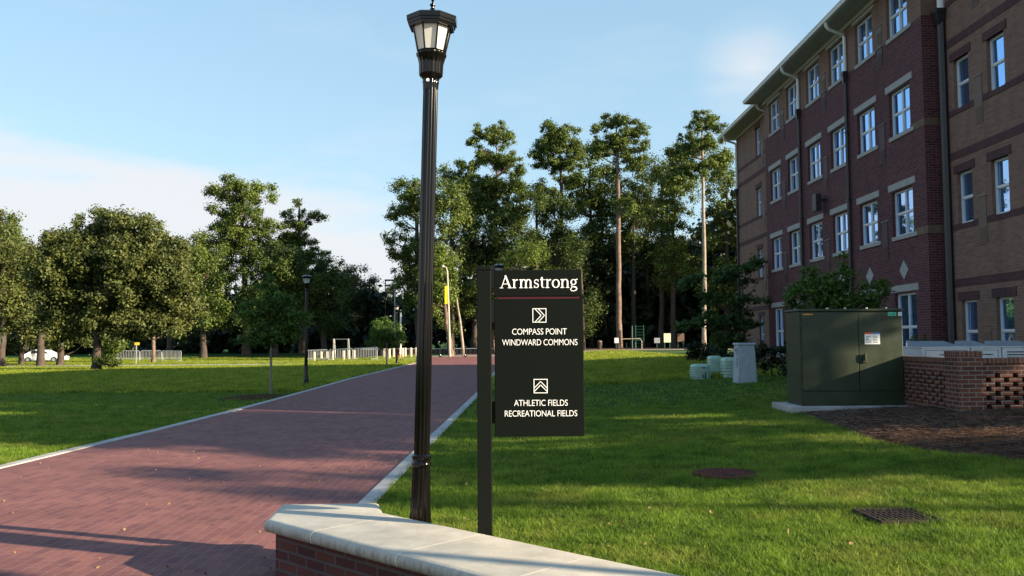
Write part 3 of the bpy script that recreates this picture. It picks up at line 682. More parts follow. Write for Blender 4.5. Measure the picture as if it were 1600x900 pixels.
# ------------------------------------------------------------------ lamp posts
def make_lamp():
    r0 = empty('street_lamp', (0, 0, 0))
    m_ = MB(); m_.lathe([(.13, 0), (.13, .05), (.115, .07), (.112, .16), (.095, .2), (.09, .26)], 32); m_.build('base', 'black_metal', r0, True)
    m_ = MB(); m_.lathe([(.088, .24), (.073, .40), (.067, .60), (.062, .715)], 64, flute=.12, nf=12); m_.build('lower_shaft', 'black_metal', r0, True)
    m_ = MB(); m_.lathe([(.06, .70), (.070, .712), (.072, .722), (.066, .735), (.062, .742), (.066, .752), (.070, .765), (.069, .778), (.056, .79)], 32); m_.build('ring_collar', 'black_metal', r0, True)
    m_ = MB(); m_.lathe([(.057, .785), (.055, 3.44)], 72, flute=.13, nf=12); m_.build('post', 'black_metal', r0, True)
    m_ = MB(); m_.lathe([(.056, 3.43), (.058, 3.47), (.062, 3.49), (.058, 3.50), (.066, 3.52), (.085, 3.535), (.088, 3.55), (.09, 3.62), (.104, 3.675), (.112, 3.685), (.112, 3.70), (.10, 3.705)], 64, flute=.06, nf=16); m_.build('lantern_cup', 'black_metal', r0, True)
    gl = MB(); br = MB(); n8 = 8
    for k in range(n8):
        a0, a1 = 2*PI*(k-.5)/n8-PI/2, 2*PI*(k+.5)/n8-PI/2
        rb, rt, zb, zt = .103, .150, 3.705, 3.925
        def pt(r_, a, z_): return Vector((r_*math.cos(a), r_*math.sin(a), z_))
        gl.add([pt(rb-.006, a0, zb), pt(rb-.006, a1, zb), pt(rt-.006, a1, zt), pt(rt-.006, a0, zt)], [(0, 1, 2, 3)])
        br.tube([pt(rb, a0, zb), pt(rt, a0, zt)], .0065, 6)
        br.tube([pt(rb, a0, zb+.004), pt(rb, a1, zb+.004)], .008, 6)
    gl.build('glass', 'lantern_glass', r0); br.build('lantern_frame', 'black_metal', r0, True)
    m_ = MB(); m_.lathe([(.155, 3.885), (.172, 3.885), (.175, 3.905), (.182, 3.907), (.184, 3.925), (.192, 3.927), (.194, 3.945), (.196, 3.962), (.14, 3.985), (.07, 4.01), (.03, 4.022), (.022, 4.03)], 8, ph=PI/8); m_.build('roof_cap', 'black_metal', r0)
    m_ = MB(); m_.lathe([(.024, 4.02), (.026, 4.03), (.012, 4.045), (.012, 4.055), (.02, 4.063), (.02, 4.073), (.008, 4.083), (.006, 4.095), (.012, 4.103), (.012, 4.113), (.003, 4.125)], 16); m_.build('finial', 'black_metal', r0, True)
    m_ = MB(); m_.lathe([(.012, 0), (.012, .004)], 12); d = m_.build('sticker', 'label_white', r0); d.location = (-.016, -.0605, 3.49); d.rotation_euler = (PI/2, 0, 0)
    return r0
lamp = make_lamp()
LG = 'black lamp posts along the brick road'
lamp.location = (-.672, 6.4, 0); lamp.rotation_euler = (0, math.radians(1.4), 0)
tag(lamp, 'tall black fluted lamp post standing close behind the pale stone capped wall', 'street lamp', LG)
for px, py, lab, loc in ((478, 602, 'black lamp post on the left lawn beside the young maple with a mulch ring', None), (620, 569, 'far black lamp post at the left road edge beside the small far sapling', None),
                    (0, 0, 'black lamp post whose roof peeks out above the dark signboard', (-.42, 28.3)), (0, 0, 'black lamp post standing right of the picture', (8.85, 1.6))):
    l = copy_tree(lamp); l.rotation_euler = (0, 0, 0)
    p = Vector((loc[0], loc[1], gz(*loc))) if loc else G(px, py)
    l.location = p; l['label'] = lab; l['category'] = 'street lamp'

# ------------------------------------------------------------------ wayfinding sign
sg = empty('direction_sign', (-.185, 5.8, gz(-.18, 5.8)), 'dark green campus direction sign with white lettering hung from a square post', 'sign')
SY = 5.8
def spart(m_, name, mt, bevel=0, smooth=False, parent=None):
    o = m_.build(name, mt, None, smooth, bevel=bevel); o.parent = parent or sg
    if not parent: o.matrix_parent_inverse = Matrix.Translation(-sg.location)
    return o
spart(MB().box((-.229, SY-.045, 0), (-.136, SY+.05, 2.055)), 'post', 'sign_post', .004)
spart(MB().box((-.234, SY-.05, 2.055), (-.131, SY+.055, 2.082)), 'post_cap', 'sign_post', .004)
spart(MB().box((-.118, SY-.02, 1.885), (.455, SY+.03, 2.056)), 'header_panel', 'sign_green', .003)
spart(MB().box((-.095, SY-.008, 1.869), (.438, SY+.02, 1.8845)), 'accent_bar', 'maroon')
ip = spart(MB().box((-.116, SY-.02, .975), (.464, SY+.03, 1.868)), 'info_panel', 'sign_green', .003)
for z_ in (1.95, 1.72, 1.06): spart(MB().box((-.136, SY-.0, z_), (-.114, SY+.02, z_+.14)), 'hanger_bracket', 'black_metal')
FY = SY-.0225
def text_mesh(name, s_, x0, x1, zb, capz):
    cu_ = bpy.data.curves.new(name, 'FONT'); cu_.body = s_; cu_.size = 1; cu_.offset = -.004; cu_.extrude = 0; cu_.resolution_u = 4; cu_.space_character = .97
    to = bpy.data.objects.new(name, cu_); col.objects.link(to)
    dg = bpy.context.evaluated_depsgraph_get(); me = bpy.data.meshes.new_from_object(to.evaluated_get(dg)); bpy.data.objects.remove(to)
    xs_ = [v.co.x for v in me.vertices]; ys_ = [v.co.y for v in me.vertices]; a, b_ = min(xs_), max(xs_); c, d = min(ys_), max(ys_)
    for v in me.vertices:
        X = x0+(v.co.x-a)/(b_-a)*(x1-x0); Z = zb+(v.co.y-c)/(d-c)*capz; v.co = (X, FY, Z)
    me.materials.clear(); me.materials.append(M['sign_white']); me.name = name
    o = bpy.data.objects.new(name, me); col.objects.link(o); o.parent = sg; o.matrix_parent_inverse = Matrix.Translation(-sg.location); return o
def sx(px): return P(px, 500, SY).x
def sz(py, px=843): return P(px, py, SY).z
for s_, a, b_, y0, y1 in (('COMPASS POINT', 800, 885, 522.8, 513.3), ('WINDWARD COMMONS', 784.5, 901.5, 539.5, 530), ('ATHLETIC FIELDS', 802.5, 885.5, 633.8, 624.3), ('RECREATIONAL FIELDS', 788, 900, 650.2, 640.8)):
    text_mesh('lettering', s_, sx(a), sx(b_), sz(y0), sz(y1)-sz(y0))
# header word in serif letters drawn as strokes
strk = []
def S(ox, pts, wd): strk.append(([(ox+a, b_) for a, b_ in pts], wd))
def arc(cx_, cy_, rx, ry, a0, a1, n=12): return [(cx_+rx*math.cos(math.radians(a0+(a1-a0)*i/n)), cy_+ry*math.sin(math.radians(a0+(a1-a0)*i/n))) for i in range(n+1)]
def vw(pts, thick, thin):   # contrast: thick where the stroke runs vertically
    out = []
    for i in range(len(pts)):
        a = pts[max(0, i-1)]; b_ = pts[min(len(pts)-1, i+1)]; d = Vector((b_[0]-a[0], b_[1]-a[1])).normalized(); out.append(thin+(thick-thin)*abs(d.y)**1.5)
    return out
TK, TN = .185, .085
def serif(ox, x_, z_, l=.22, r_=.22): S(ox, [(x_-l, z_), (x_+r_, z_)], .075)
ox = 0
S(ox, [(.14, .04), (.62, 1.42)], .09); S(ox, [(.58, 1.46), (1.14, .04)], .20); S(ox, [(.27, .48), (.95, .48)], .08); serif(ox, .14, .037, .2, .2); serif(ox, 1.12, .037, .25, .24); ox += 1.36
def stem(ox, x_): S(ox, [(x_, .04), (x_, 1.0)], TK); serif(ox, x_, .037); S(ox, [(x_-.22, .93), (x_, .985)], .08)
def archn(ox, x0, x1): 
    p = [(x0, .68)]+arc((x0+x1)/2+.02, .70, (x1-x0)/2-.02, .27, 165, 0, 12); S(ox, p, vw(p, TK, .1)); S(ox, [(x1, .72), (x1, .04)], TK); serif(ox, x1, .037, .2, .2)
stem(ox, .25); p = [(.27, .66), (.38, .84), (.52, .95), (.66, .93)]; S(ox, p, [.08, .1, .13, .17]); ox += .80
stem(ox, .25); archn(ox, .27, .80); archn(ox, .82, 1.35); ox += 1.66
p = arc(.36, .73, .22, .22, 25, 180, 8)+arc(.36, .27, .26, .22, 110, 20, 3)[:0]+[(.15, .62), (.3, .53), (.46, .46), (.57, .36)]+arc(.35, .26, .23, .21, 10, -165, 8)
S(ox, p, [.09, .08, .08, .09, .1, .1, .1, .1, .11, .13, .16, .17, .15, .12, .11, .1, .09, .08, .08, .08, .09][:len(p)] + [.09]*max(0, len(p)-21)); S(ox, [(.56, .98), (.57, .72)], .07); S(ox, [(.11, .02), (.10, .3)], .07); ox += .76
p = [(.24, 1.25), (.24, .3)]+arc(.42, .25, .18, .2, 190, 300, 5); S(ox, p, [TK, TK]+[.15, .13, .1, .08, .07, .06][:len(p)-2]); S(ox, [(.02, .945), (.56, .945)], .08); S(ox, [(.1, .97), (.24, 1.25)], .09); ox += .62
stem(ox, .25); p = [(.27, .66), (.38, .84), (.52, .95), (.66, .93)]; S(ox, p, [.08, .1, .13, .17]); ox += .76
p = arc(.46, .5, .37, .455, 0, 360, 24); S(ox, p, vw(p, TK, .075)); ox += .96
stem(ox, .25); archn(ox, .27, .86); ox += 1.12
p = arc(.42, .66, .27, .29, 0, 360, 20); S(ox, p, vw(p, .16, .075)); p = [(.26, .42), (.17, .3), (.24, .17), (.45, .13), (.68, .08), (.80, -.08), (.72, -.27), (.45, -.36), (.2, -.33), (.07, -.2), (.14, -.06), (.3, .1)]
S(ox, p, [.07, .09, .12, .15, .16, .15, .12, .09, .09, .11, .1, .07]); S(ox, [(.6, .86), (.74, .98), (.9, .97)], [.07, .08, .12]); ox += .92
m_ = MB(); x0_, x1_ = sx(782), sx(903); zb_ = sz(450.3, 840); k_ = (x1_-x0_)/ox; kz = (sz(430.5, 790)-sz(450.3, 790))/1.46
for i, (pts, wd) in enumerate(strk):
    wd = wd if isinstance(wd, list) else [wd]*len(pts); Lf = []; Rt = []
    for j, (a, b_) in enumerate(pts):
        q0 = pts[max(0, j-1)]; q1 = pts[min(len(pts)-1, j+1)]
        if pts[0] == pts[-1] and j in (0, len(pts)-1): q0, q1 = pts[-2], pts[1]
        d = Vector((q1[0]-q0[0], q1[1]-q0[1])).normalized(); h = wd[min(j, len(wd)-1)]/2
        Lf.append((a-d.y*h, b_+d.x*h)); Rt.append((a+d.y*h, b_-d.x*h))
    yy = FY-.0002*(i % 12)-.0002
    vs = [(x0_+a*k_, yy, zb_+b_*kz) for a, b_ in Lf]+[(x0_+a*k_, yy, zb_+b_*kz) for a, b_ in Rt]; n = len(pts)
    m_.add(vs, [(j, j+1, n+j+1, n+j) for j in range(n-1)])
spart(m_, 'header_lettering', 'sign_white')
def icon(px0, py0, px1, py1, ups):
    x0, x1, z1, z0 = sx(px0), sx(px1), sz(py0), sz(py1); w_ = .0048; m_ = MB()
    def ln(a, b_, yo=0):
        a = Vector(a); b_ = Vector(b_); d = (b_-a).normalized(); nn_ = Vector((-d.y, d.x))*w_/2; y_ = FY-.0006-yo
        m_.add([((a+nn_).x, y_, (a+nn_).y), ((b_+nn_).x, y_, (b_+nn_).y), ((b_-nn_).x, y_, (b_-nn_).y), ((a-nn_).x, y_, (a-nn_).y)], [(0, 1, 2, 3)])
    e = w_/2
    ln((x0-e, z0), (x1+e, z0)); ln((x0-e, z1), (x1+e, z1)); ln((x0, z0), (x0, z1), .0003); ln((x1, z0), (x1, z1), .0003)
    xm, zm = (x0+x1)/2, (z0+z1)/2; W = x1-x0; H = z1-z0
    if ups:
        for dz in (-.02*H, -.27*H):
            ap = (xm, zm+.36*H+dz); ln((x0, z1-H*.62+dz-.02*H), ap, .0006); ln(ap, (x1, z1-H*.62+dz-.02*H), .0009)
    else:
        for dx in (.02, -.23):
            ap = (x0+W*(.86+dx), zm); ln((x0+W*(.38+dx), z1), ap, .0006); ln(ap, (x0+W*(.38+dx), z0), .0009)
    spart(m_, 'arrow_icon', 'sign_white')
icon(832.5, 482.5, 853, 503.5, False); icon(833.5, 592.5, 854, 613.5, True)

# ------------------------------------------------------------------ pad transformer
tf = empty('pad_transformer', (6.0, 16.4, .3), 'dark green steel transformer cabinet on a concrete pad beside the brick enclosure', 'transformer')
def tpart(m_, name, mt, bevel=0, root=None, smooth=False):
    root = root or tf
    o = m_.build(name, mt, None, smooth, bevel=bevel); o.parent = root; o.matrix_parent_inverse = Matrix.Translation(-root.location); return o
tx0, tx1, ty0, ty1, tz0, tz1 = 5.10, 6.93, 15.76, 16.55, .405, 2.09
tpart(MB().box((tx0-.22, ty0-.16, .1), (tx1+.15, ty1+.25, tz0)), 'concrete_pad', 'concrete', .015)
m_ = MB().box((tx0, ty0, tz0), (tx1, ty1, tz1-.02)); tpart(m_, 'cabinet', 'transformer_green', .012)
tpart(MB().box((tx0-.02, ty0-.03, tz1-.02), (tx1+.02, ty1+.02, tz1+.025)), 'lid', 'transformer_green', .012)
xm = 6.135
for a, b_ in ((tx0+.03, xm-.006), (xm+.006, tx1-.015)):
    d = tpart(MB().box((a, ty0-.022, .665), (b_, ty0-.0005, tz1-.05)), 'door', 'transformer_green', .006)
tpart(MB().box((tx0+.01, ty0-.014, tz0+.01), (tx1-.01, ty0-.0005, .65)), 'sill_panel', 'transformer_green', .005)
m_ = MB().box((6.19, ty0-.05, 1.16), (6.27, ty0-.022, 1.30)).box((6.215, ty0-.075, 1.20), (6.245, ty0-.05, 1.33)); tpart(m_, 'handle', 'transformer_green', .006)
m_ = MB().box((tx0+.005, ty0-.034, 1.28), (tx0+.025, ty0-.001, 1.36)).box((tx0+.005, ty0-.034, .72), (tx0+.025, ty0-.001, .80)).box((tx0+.005, ty0-.034, 1.80), (tx0+.025, ty0-.001, 1.88)); tpart(m_, 'hinge', 'transformer_green')
m_ = MB()
for q in (.5, .82, 1.2, 1.55): m_.tube([(tx0+q, ty0+.0, tz1+.02), (tx0+q, ty0+.0, tz1+.045)], .02, 8)
tpart(m_, 'lid_bolt', 'galv')
lb = tpart(MB().box((6.245, ty0-.0245, 1.485), (6.515, ty0-.0225, 1.66)), 'warning_label', 'label_white')
for a, b_, z0, z1, mt in ((6.245, 6.38, 1.66, 1.69, 'label_red'), (6.382, 6.515, 1.66, 1.69, 'label_blue')): q = MB().box((a, ty0-.0245, z0), (b_, ty0-.0225, z1)).build('label_strip', mt); q.parent = lb
m_ = MB(); rr = random.Random(2)
for cx_ in (6.262, 6.39):
    for k in range(5): m_.box((cx_, ty0-.026, 1.51+k*.028), (cx_+.05+rr.random()*.055, ty0-.0247, 1.519+k*.028))
q = m_.build('fine_print', 'ink'); q.parent = lb
tg = tpart(MB().box((6.67, ty0-.0245, 1.985), (6.815, ty0-.0225, 2.05)), 'number_tag', 'label_green')
m_ = MB()
m_.box((6.685, ty0-.026, 1.995), (6.693, ty0-.0247, 2.04)).box((6.713, ty0-.026, 1.995), (6.721, ty0-.0247, 2.04)).prism([(6.693, 2.04), (6.713, 1.995), (6.7131, 2.01), (6.6931, 2.0399)], ty0-.026, ty0-.0247, axis='y')
m_.box((6.728, ty0-.026, 1.995), (6.734, ty0-.0247, 2.0)); m_.box((6.745, ty0-.026, 1.995), (6.753, ty0-.0247, 2.04)).box((6.753, ty0-.026, 2.033), (6.775, ty0-.0247, 2.04)).box((6.753, ty0-.026, 1.995), (6.775, ty0-.0247, 2.002)).box((6.768, ty0-.026, 2.002), (6.775, ty0-.0247, 2.033)).box((6.788, ty0-.026, 1.995), (6.796, ty0-.0247, 2.04))
q = m_.build('tag_lettering', 'ink'); q.parent = tg
t2 = tpart(MB().box((6.85, ty0-.0245, 1.985), (6.915, ty0-.0225, 2.05)), 'small_label', 'label_white')
q = MB().box((6.868, ty0-.026, 2.025), (6.897, ty0-.0247, 2.033)).box((6.882, ty0-.026, 1.998), (6.89, ty0-.0247, 2.025)).build('tag_lettering', 'ink'); q.parent = t2
m_ = MB()
for k in range(6): m_.box((5.165+k*.03, ty0-.0245, 2.01), (5.185+k*.03, ty0-.0225, 2.03))
tpart(m_, 'stencil_mark', 'label_orange')

# ------------------------------------------------------------------ brick enclosure with condensers inside
en = empty('brick_enclosure', (8.5, 14, .39), 'waist high red brick screen wall with pierced lattice and a corner pillar', 'wall')
GZ = .30
ex0, ex1, ey0, ey1 = 6.88, 7.25, 13.72, 14.16
m_ = MB().box((ex0, ey0, GZ), (ex1, ey1, 1.30)); tpart(m_, 'corner_pillar', 'wall_brick', root=en)
tpart(MB().box((ex0-.006, ey0-.006, 1.30), (ex1+.006, ey1+.006, 1.385)), 'pillar_cap', 'cap_soldier', root=en, bevel=.004)
def lattice(horizontal, a0, a1, plane0, plane1, ztop, name='screen_wall'):
    """bricks laid one by one where the wall is pierced"""
    m_ = MB(); ch = .0696
    def bx(a, b_, z0, z1, ins=0):
        if horizontal: m_.box((a, plane0+ins, z0), (b_, plane1-ins, z1))
        else: m_.box((plane0+ins, a, z0), (plane1-ins, b_, z1))
    zb = .485
    bx(a0, a1, GZ, zb)                                     # solid foot
    rows = 8
    for r_ in range(rows):
        z0 = zb+r_*ch; x_ = a0+(0 if r_ % 2 == 0 else -.14); pitch = .28
        bx(a0+.001, a0+.07, z0+.005, z0+ch-.003, .004) if r_ % 2 == 0 else None
        if r_ % 2: bx(a0+.001, a0+.21, z0+.005, z0+ch-.003, .004)
        x_ = a0+(.155 if r_ % 2 == 0 else .295)
        while x_ < a1:
            e_ = min(x_+.195, a1)
            bx(x_, e_, z0+.005, z0+ch-.003, .004); 
            x_ += pitch
    bx(a0, a1, zb+rows*ch, ztop-.085)
    return m_
tpart(lattice(True, ex1+.001, 11.3, ey0+.05, ey0+.16, 1.275), 'screen_wall', 'wall_brick', root=en)
tpart(lattice(False, ey1+.001, 18.4, ex0+.05, ex0+.16, 1.275), 'screen_wall', 'wall_brick', root=en)
tpart(MB().box((ex1+.001, ey0+.165, GZ), (11.3, ey0+.22, 1.188)), 'shade_backing', 'soldier_red', root=en)  # added backing behind both lattices, dark in place of shade in the holes
tpart(MB().box((ex0+.165, ey1+.001, GZ), (ex0+.22, 18.4, 1.188)), 'shade_backing', 'soldier_red', root=en)
tpart(MB().box((ex1+.001, ey0+.03, 1.19), (11.3, ey0+.18, 1.275)), 'wall_cap', 'cap_soldier', root=en, bevel=.004)
tpart(MB().box((ex0+.03, ey1+.001, 1.19), (ex0+.18, 18.4, 1.275)), 'wall_cap', 'cap_soldier', root=en, bevel=.004)
CG = 'white condenser cabinets inside the brick enclosure'
def condenser(x0, x1, y0, label, louvre):
    c_ = empty('condenser_unit', ((x0+x1)/2, y0+.4, .45), label, 'air conditioner', CG); il = Matrix.Translation(-c_.location)
    def cpart(m_, nm, mt, bevel=0):
        o = m_.build(nm, mt, None, bevel=bevel); o.parent = c_; o.matrix_parent_inverse = il
    cpart(MB().box((x0, y0, .4), (x1, y0+.85, 1.40)), 'casing', 'condenser_white', .012)
    cpart(MB().box((x0-.012, y0-.012, 1.40), (x1+.012, y0+.862, 1.425)), 'top_rim', 'condenser_white', .006)
    m_ = MB()
    m_.add([(x0+.04, y0+.3, 1.43), (x1-.04, y0+.3, 1.43), (x1-.10, y0+.8, 1.53), (x0+.10, y0+.8, 1.53), (x0+.10, y0+.84, 1.43), (x1-.10, y0+.84, 1.43)], [(0, 1, 2, 3), (3, 2, 5, 4), (0, 3, 4), (1, 5, 2), (0, 4, 5, 1)])
    cpart(m_, 'fan_hood', 'condenser_top')
    m_ = MB()
    if louvre:
        for k in range(7): m_.box((x0+.08, y0-.006, 1.0+k*.052), (x1-.05, y0+.001, 1.018+k*.052))
        cpart(m_, 'louvre_slots', 'dark_slot')
    else:
        zt, zb_, a, b_, t_ = 1.355, 1.1, x0+.06, x1-.06, .006
        m_.box((a, y0-.004, zt), (b_, y0+.001, zt+t_)).box((a, y0-.004, zb_), (a+t_, y0+.001, zt)).box((b_-t_, y0-.004, zb_), (b_, y0+.001, zt)).box(((a+b_)/2-.12, y0-.008, 1.27), ((a+b_)/2+.12, y0+.001, 1.285))
        cpart(m_, 'panel_seam', 'dark_slot')
xs_c = [7.62, 8.32, 9.14, 9.96]
labs = ['white condenser cabinet left of the brick corner pillar top', 'white condenser cabinet just right of the brick corner pillar top', 'louvred white condenser cabinet at the right edge of the picture']
condenser(7.60, 8.50, 16.5, labs[0], False); condenser(8.52, 9.08, 16.5, labs[1], False); condenser(9.10, 9.95, 16.5, labs[2], True)

# ------------------------------------------------------------------ utility pedestals
p = G(1166, 599)
pd = empty('utility_pedestal', (6.52, 25.0, .36), 'tall pale grey tapered utility pedestal on the lawn', 'utility box')
m_ = MB(); zb, zt = .33, 1.46; b0, b1 = .27, .235
def frustum(cx_, cy_, wx0, wy0, wx1, wy1, z0, z1, mb=None):
    mb = mb or MB(); vs = [(cx_-wx0, cy_-wy0, z0), (cx_+wx0, cy_-wy0, z0), (cx_+wx0, cy_+wy0, z0), (cx_-wx0, cy_+wy0, z0), (cx_-wx1, cy_-wy1, z1), (cx_+wx1, cy_-wy1, z1), (cx_+wx1, cy_+wy1, z1), (cx_-wx1, cy_+wy1, z1)]
    return mb.add(vs, [(0, 3, 2, 1), (4, 5, 6, 7), (0, 1, 5, 4), (1, 2, 6, 5), (2, 3, 7, 6), (3, 0, 4, 7)])
tpart(frustum(6.55, 25.1, .275, .30, .225, .27, .33, 1.42), 'body', 'pedestal_grey', .02, root=pd)
tpart(frustum(6.55, 25.1, .262, .30, .25, .29, 1.42, 1.475), 'lid', 'pedestal_grey', .012, root=pd)
m_ = MB()
for k in range(5): m_.box((6.26+.0, 24.90, .8), (6.30, 25.10, 1.06)) if k == 0 else None
tpart(m_, 'meter_box', 'pedestal_grey', .01, root=pd)
tpart(MB().box((6.27, 24.86, 1.16), (6.33, 25.02, 1.36)), 'hinge_box', 'pedestal_grey', .008, root=pd)
tpart(MB().box((6.262, 24.90, 1.24), (6.268, 24.96, 1.32)), 'latch', 'dark_slot', root=pd)
def ribbed(cx_, cy_, wx, wy, h, label, slots):
    z0 = gz(cx_, cy_)-.03; r_ = empty('telecom_pedestal', (cx_, cy_, z0), label, 'utility box', 'pale green ribbed telecom pedestals')
    m_ = MB(); n = 20
    def ring(sx_, sy_, z_):
        out = []
        for k in range(n):
            a = 2*PI*k/n; c, s_ = math.cos(a), math.sin(a); out.append((math.copysign(abs(c)**.45, c)*sx_, math.copysign(abs(s_)**.45, s_)*sy_, z_))
        return out
    rings = []; nr = 5; zt = h*.74
    for i in range(nr):
        z_ = .06*h+zt*i/nr
        f = 1+.06*math.sin(PI*i/nr); rings += [ring(wx*f, wy*f, z_), ring(wx*f, wy*f, z_+zt/nr*.62), ring(wx*f*.84, wy*f*.84, z_+zt/nr*.66), ring(wx*f*.84, wy*f*.84, z_+zt/nr*.98)]
    rings += [ring(wx*1.0, wy*1.0, zt+.06*h), ring(wx*.98, wy*.98, h*.9), ring(wx*.85, wy*.85, h*.975), ring(wx*.5, wy*.5, h)]
    rings = [ring(wx*1.04, wy*1.04, 0), ring(wx*1.04, wy*1.04, .06*h)]+rings
    vs = [q for r2 in rings for q in r2]; fs = [(i*n+k, i*n+(k+1) % n, (i+1)*n+(k+1) % n, (i+1)*n+k) for i in range(len(rings)-1) for k in range(n)]+[tuple((len(rings)-1)*n+k for k in range(n))]
    m_.add(vs, fs); m_.build('ribbed_shell', 'pedestal_green', r_, True)
    if slots:
        MB().box((.02, -wy-.012, .12*h), (.05, -wy*.9, .48*h)).box((.09, -wy-.012, .12*h), (.12, -wy*.9, .48*h)).build('latch_slot', 'dark_slot', r_)
        MB().box((.0, -wy-.010, .74*h), (.10, -wy*.9, .80*h)).build('grip', 'dark_slot', r_)
ribbed(5.95, 28.2, .30, .26, .50, 'short wide pale green ribbed pedestal, lowest and leftmost of three', True)
ribbed(6.95, 30.6, .235, .24, .66, 'pale green ribbed pedestal, the one set farther back in the middle', False)
ribbed(6.86, 28.2, .235, .26, .66, 'tall pale green ribbed pedestal touching the grey pedestal', False)

# ------------------------------------------------------------------ manhole and drain grate
p = G(1137, 742); m_ = MB().lathe([(.37, -.03), (.37, .022), (.355, .026), (0.345, .02), (.33, .02), (.325, .026), (.02, .028)], 40)
mh = empty('manhole_cover', p, 'round rusty manhole cover sunk in the right lawn', 'manhole cover'); m_.build('iron_lid', 'rust_iron', mh, True)
MB().box((-.03, -.22, .026), (.03, -.16, .034)).build('lift_hole', 'dark_slot', mh)
gc = (G(1340, 802)+G(1428, 802)+G(1470, 817)+G(1373, 820))/4
gr = empty('drain_grate', (gc.x, gc.y, gc.z+.005), 'square black iron drain grate set in the lawn near the lower right', 'drain grate', rz=.06)
W = .22; MB().box((-W-.03, -W-.03, -.05), (-W, W+.03, .03)).box((W, -W-.03, -.05), (W+.03, W+.03, .03)).box((-W, -W-.03, -.05), (W, -W, .03)).box((-W, W, -.05), (W, W+.03, .03)).build('frame', 'grate_iron', gr, bevel=.003)
m_ = MB()
for k in range(4): y_ = -W+.088+k*.088; m_.box((-W, y_-.012, -.02), (W, y_+.012, .024))
m_.build('cross_bars', 'grate_iron', gr); m_ = MB()
for k in range(9): x_ = -W+.045+k*.044; m_.box((x_-.010, -W, -.015), (x_+.010, W, .026))
m_.build('long_bars', 'grate_iron', gr); MB().box((-W, -W, -.05), (W, W, -.03)).build('pit', 'dark_slot', gr)

# ------------------------------------------------------------------ trees
def leaves(blobs, size, rng, asp=.55, shell=.55, droop=0):
    """blobs: list of (center, (rx,ry,rz), n). folded rhombic leaves/tufts through each blob's volume"""
    C = np.concatenate([np.repeat([b_[0]], b_[2], 0) for b_ in blobs]); R = np.concatenate([np.repeat([b_[1]], b_[2], 0) for b_ in blobs]); n = len(C)
    u = rng.normal(size=(n, 3)); u /= np.linalg.norm(u, axis=1)[:, None]
    rad = np.where(rng.random(n) < .45, rng.random(n)**shell*1.05, np.minimum(np.abs(rng.normal(0, .68, n)), 1.45)); c = C + u*R*rad[:, None]
    nrm = u + rng.normal(size=(n, 3))*.8 + [0, 0, .35]; nrm /= np.linalg.norm(nrm, axis=1)[:, None]
    a = np.cross(nrm, rng.normal(size=(n, 3))); a /= np.linalg.norm(a, axis=1)[:, None]; b_ = np.cross(nrm, a)
    s_ = size*rng.uniform(.55, 1.3, n)[:, None]; a = a*s_; b_ = b_*s_*asp
    a[:, 2] -= droop*s_[:, 0]
    f = nrm*s_*.18
    return np.stack([c-a, c-b_+f, c+a, c+b_+f], 1)
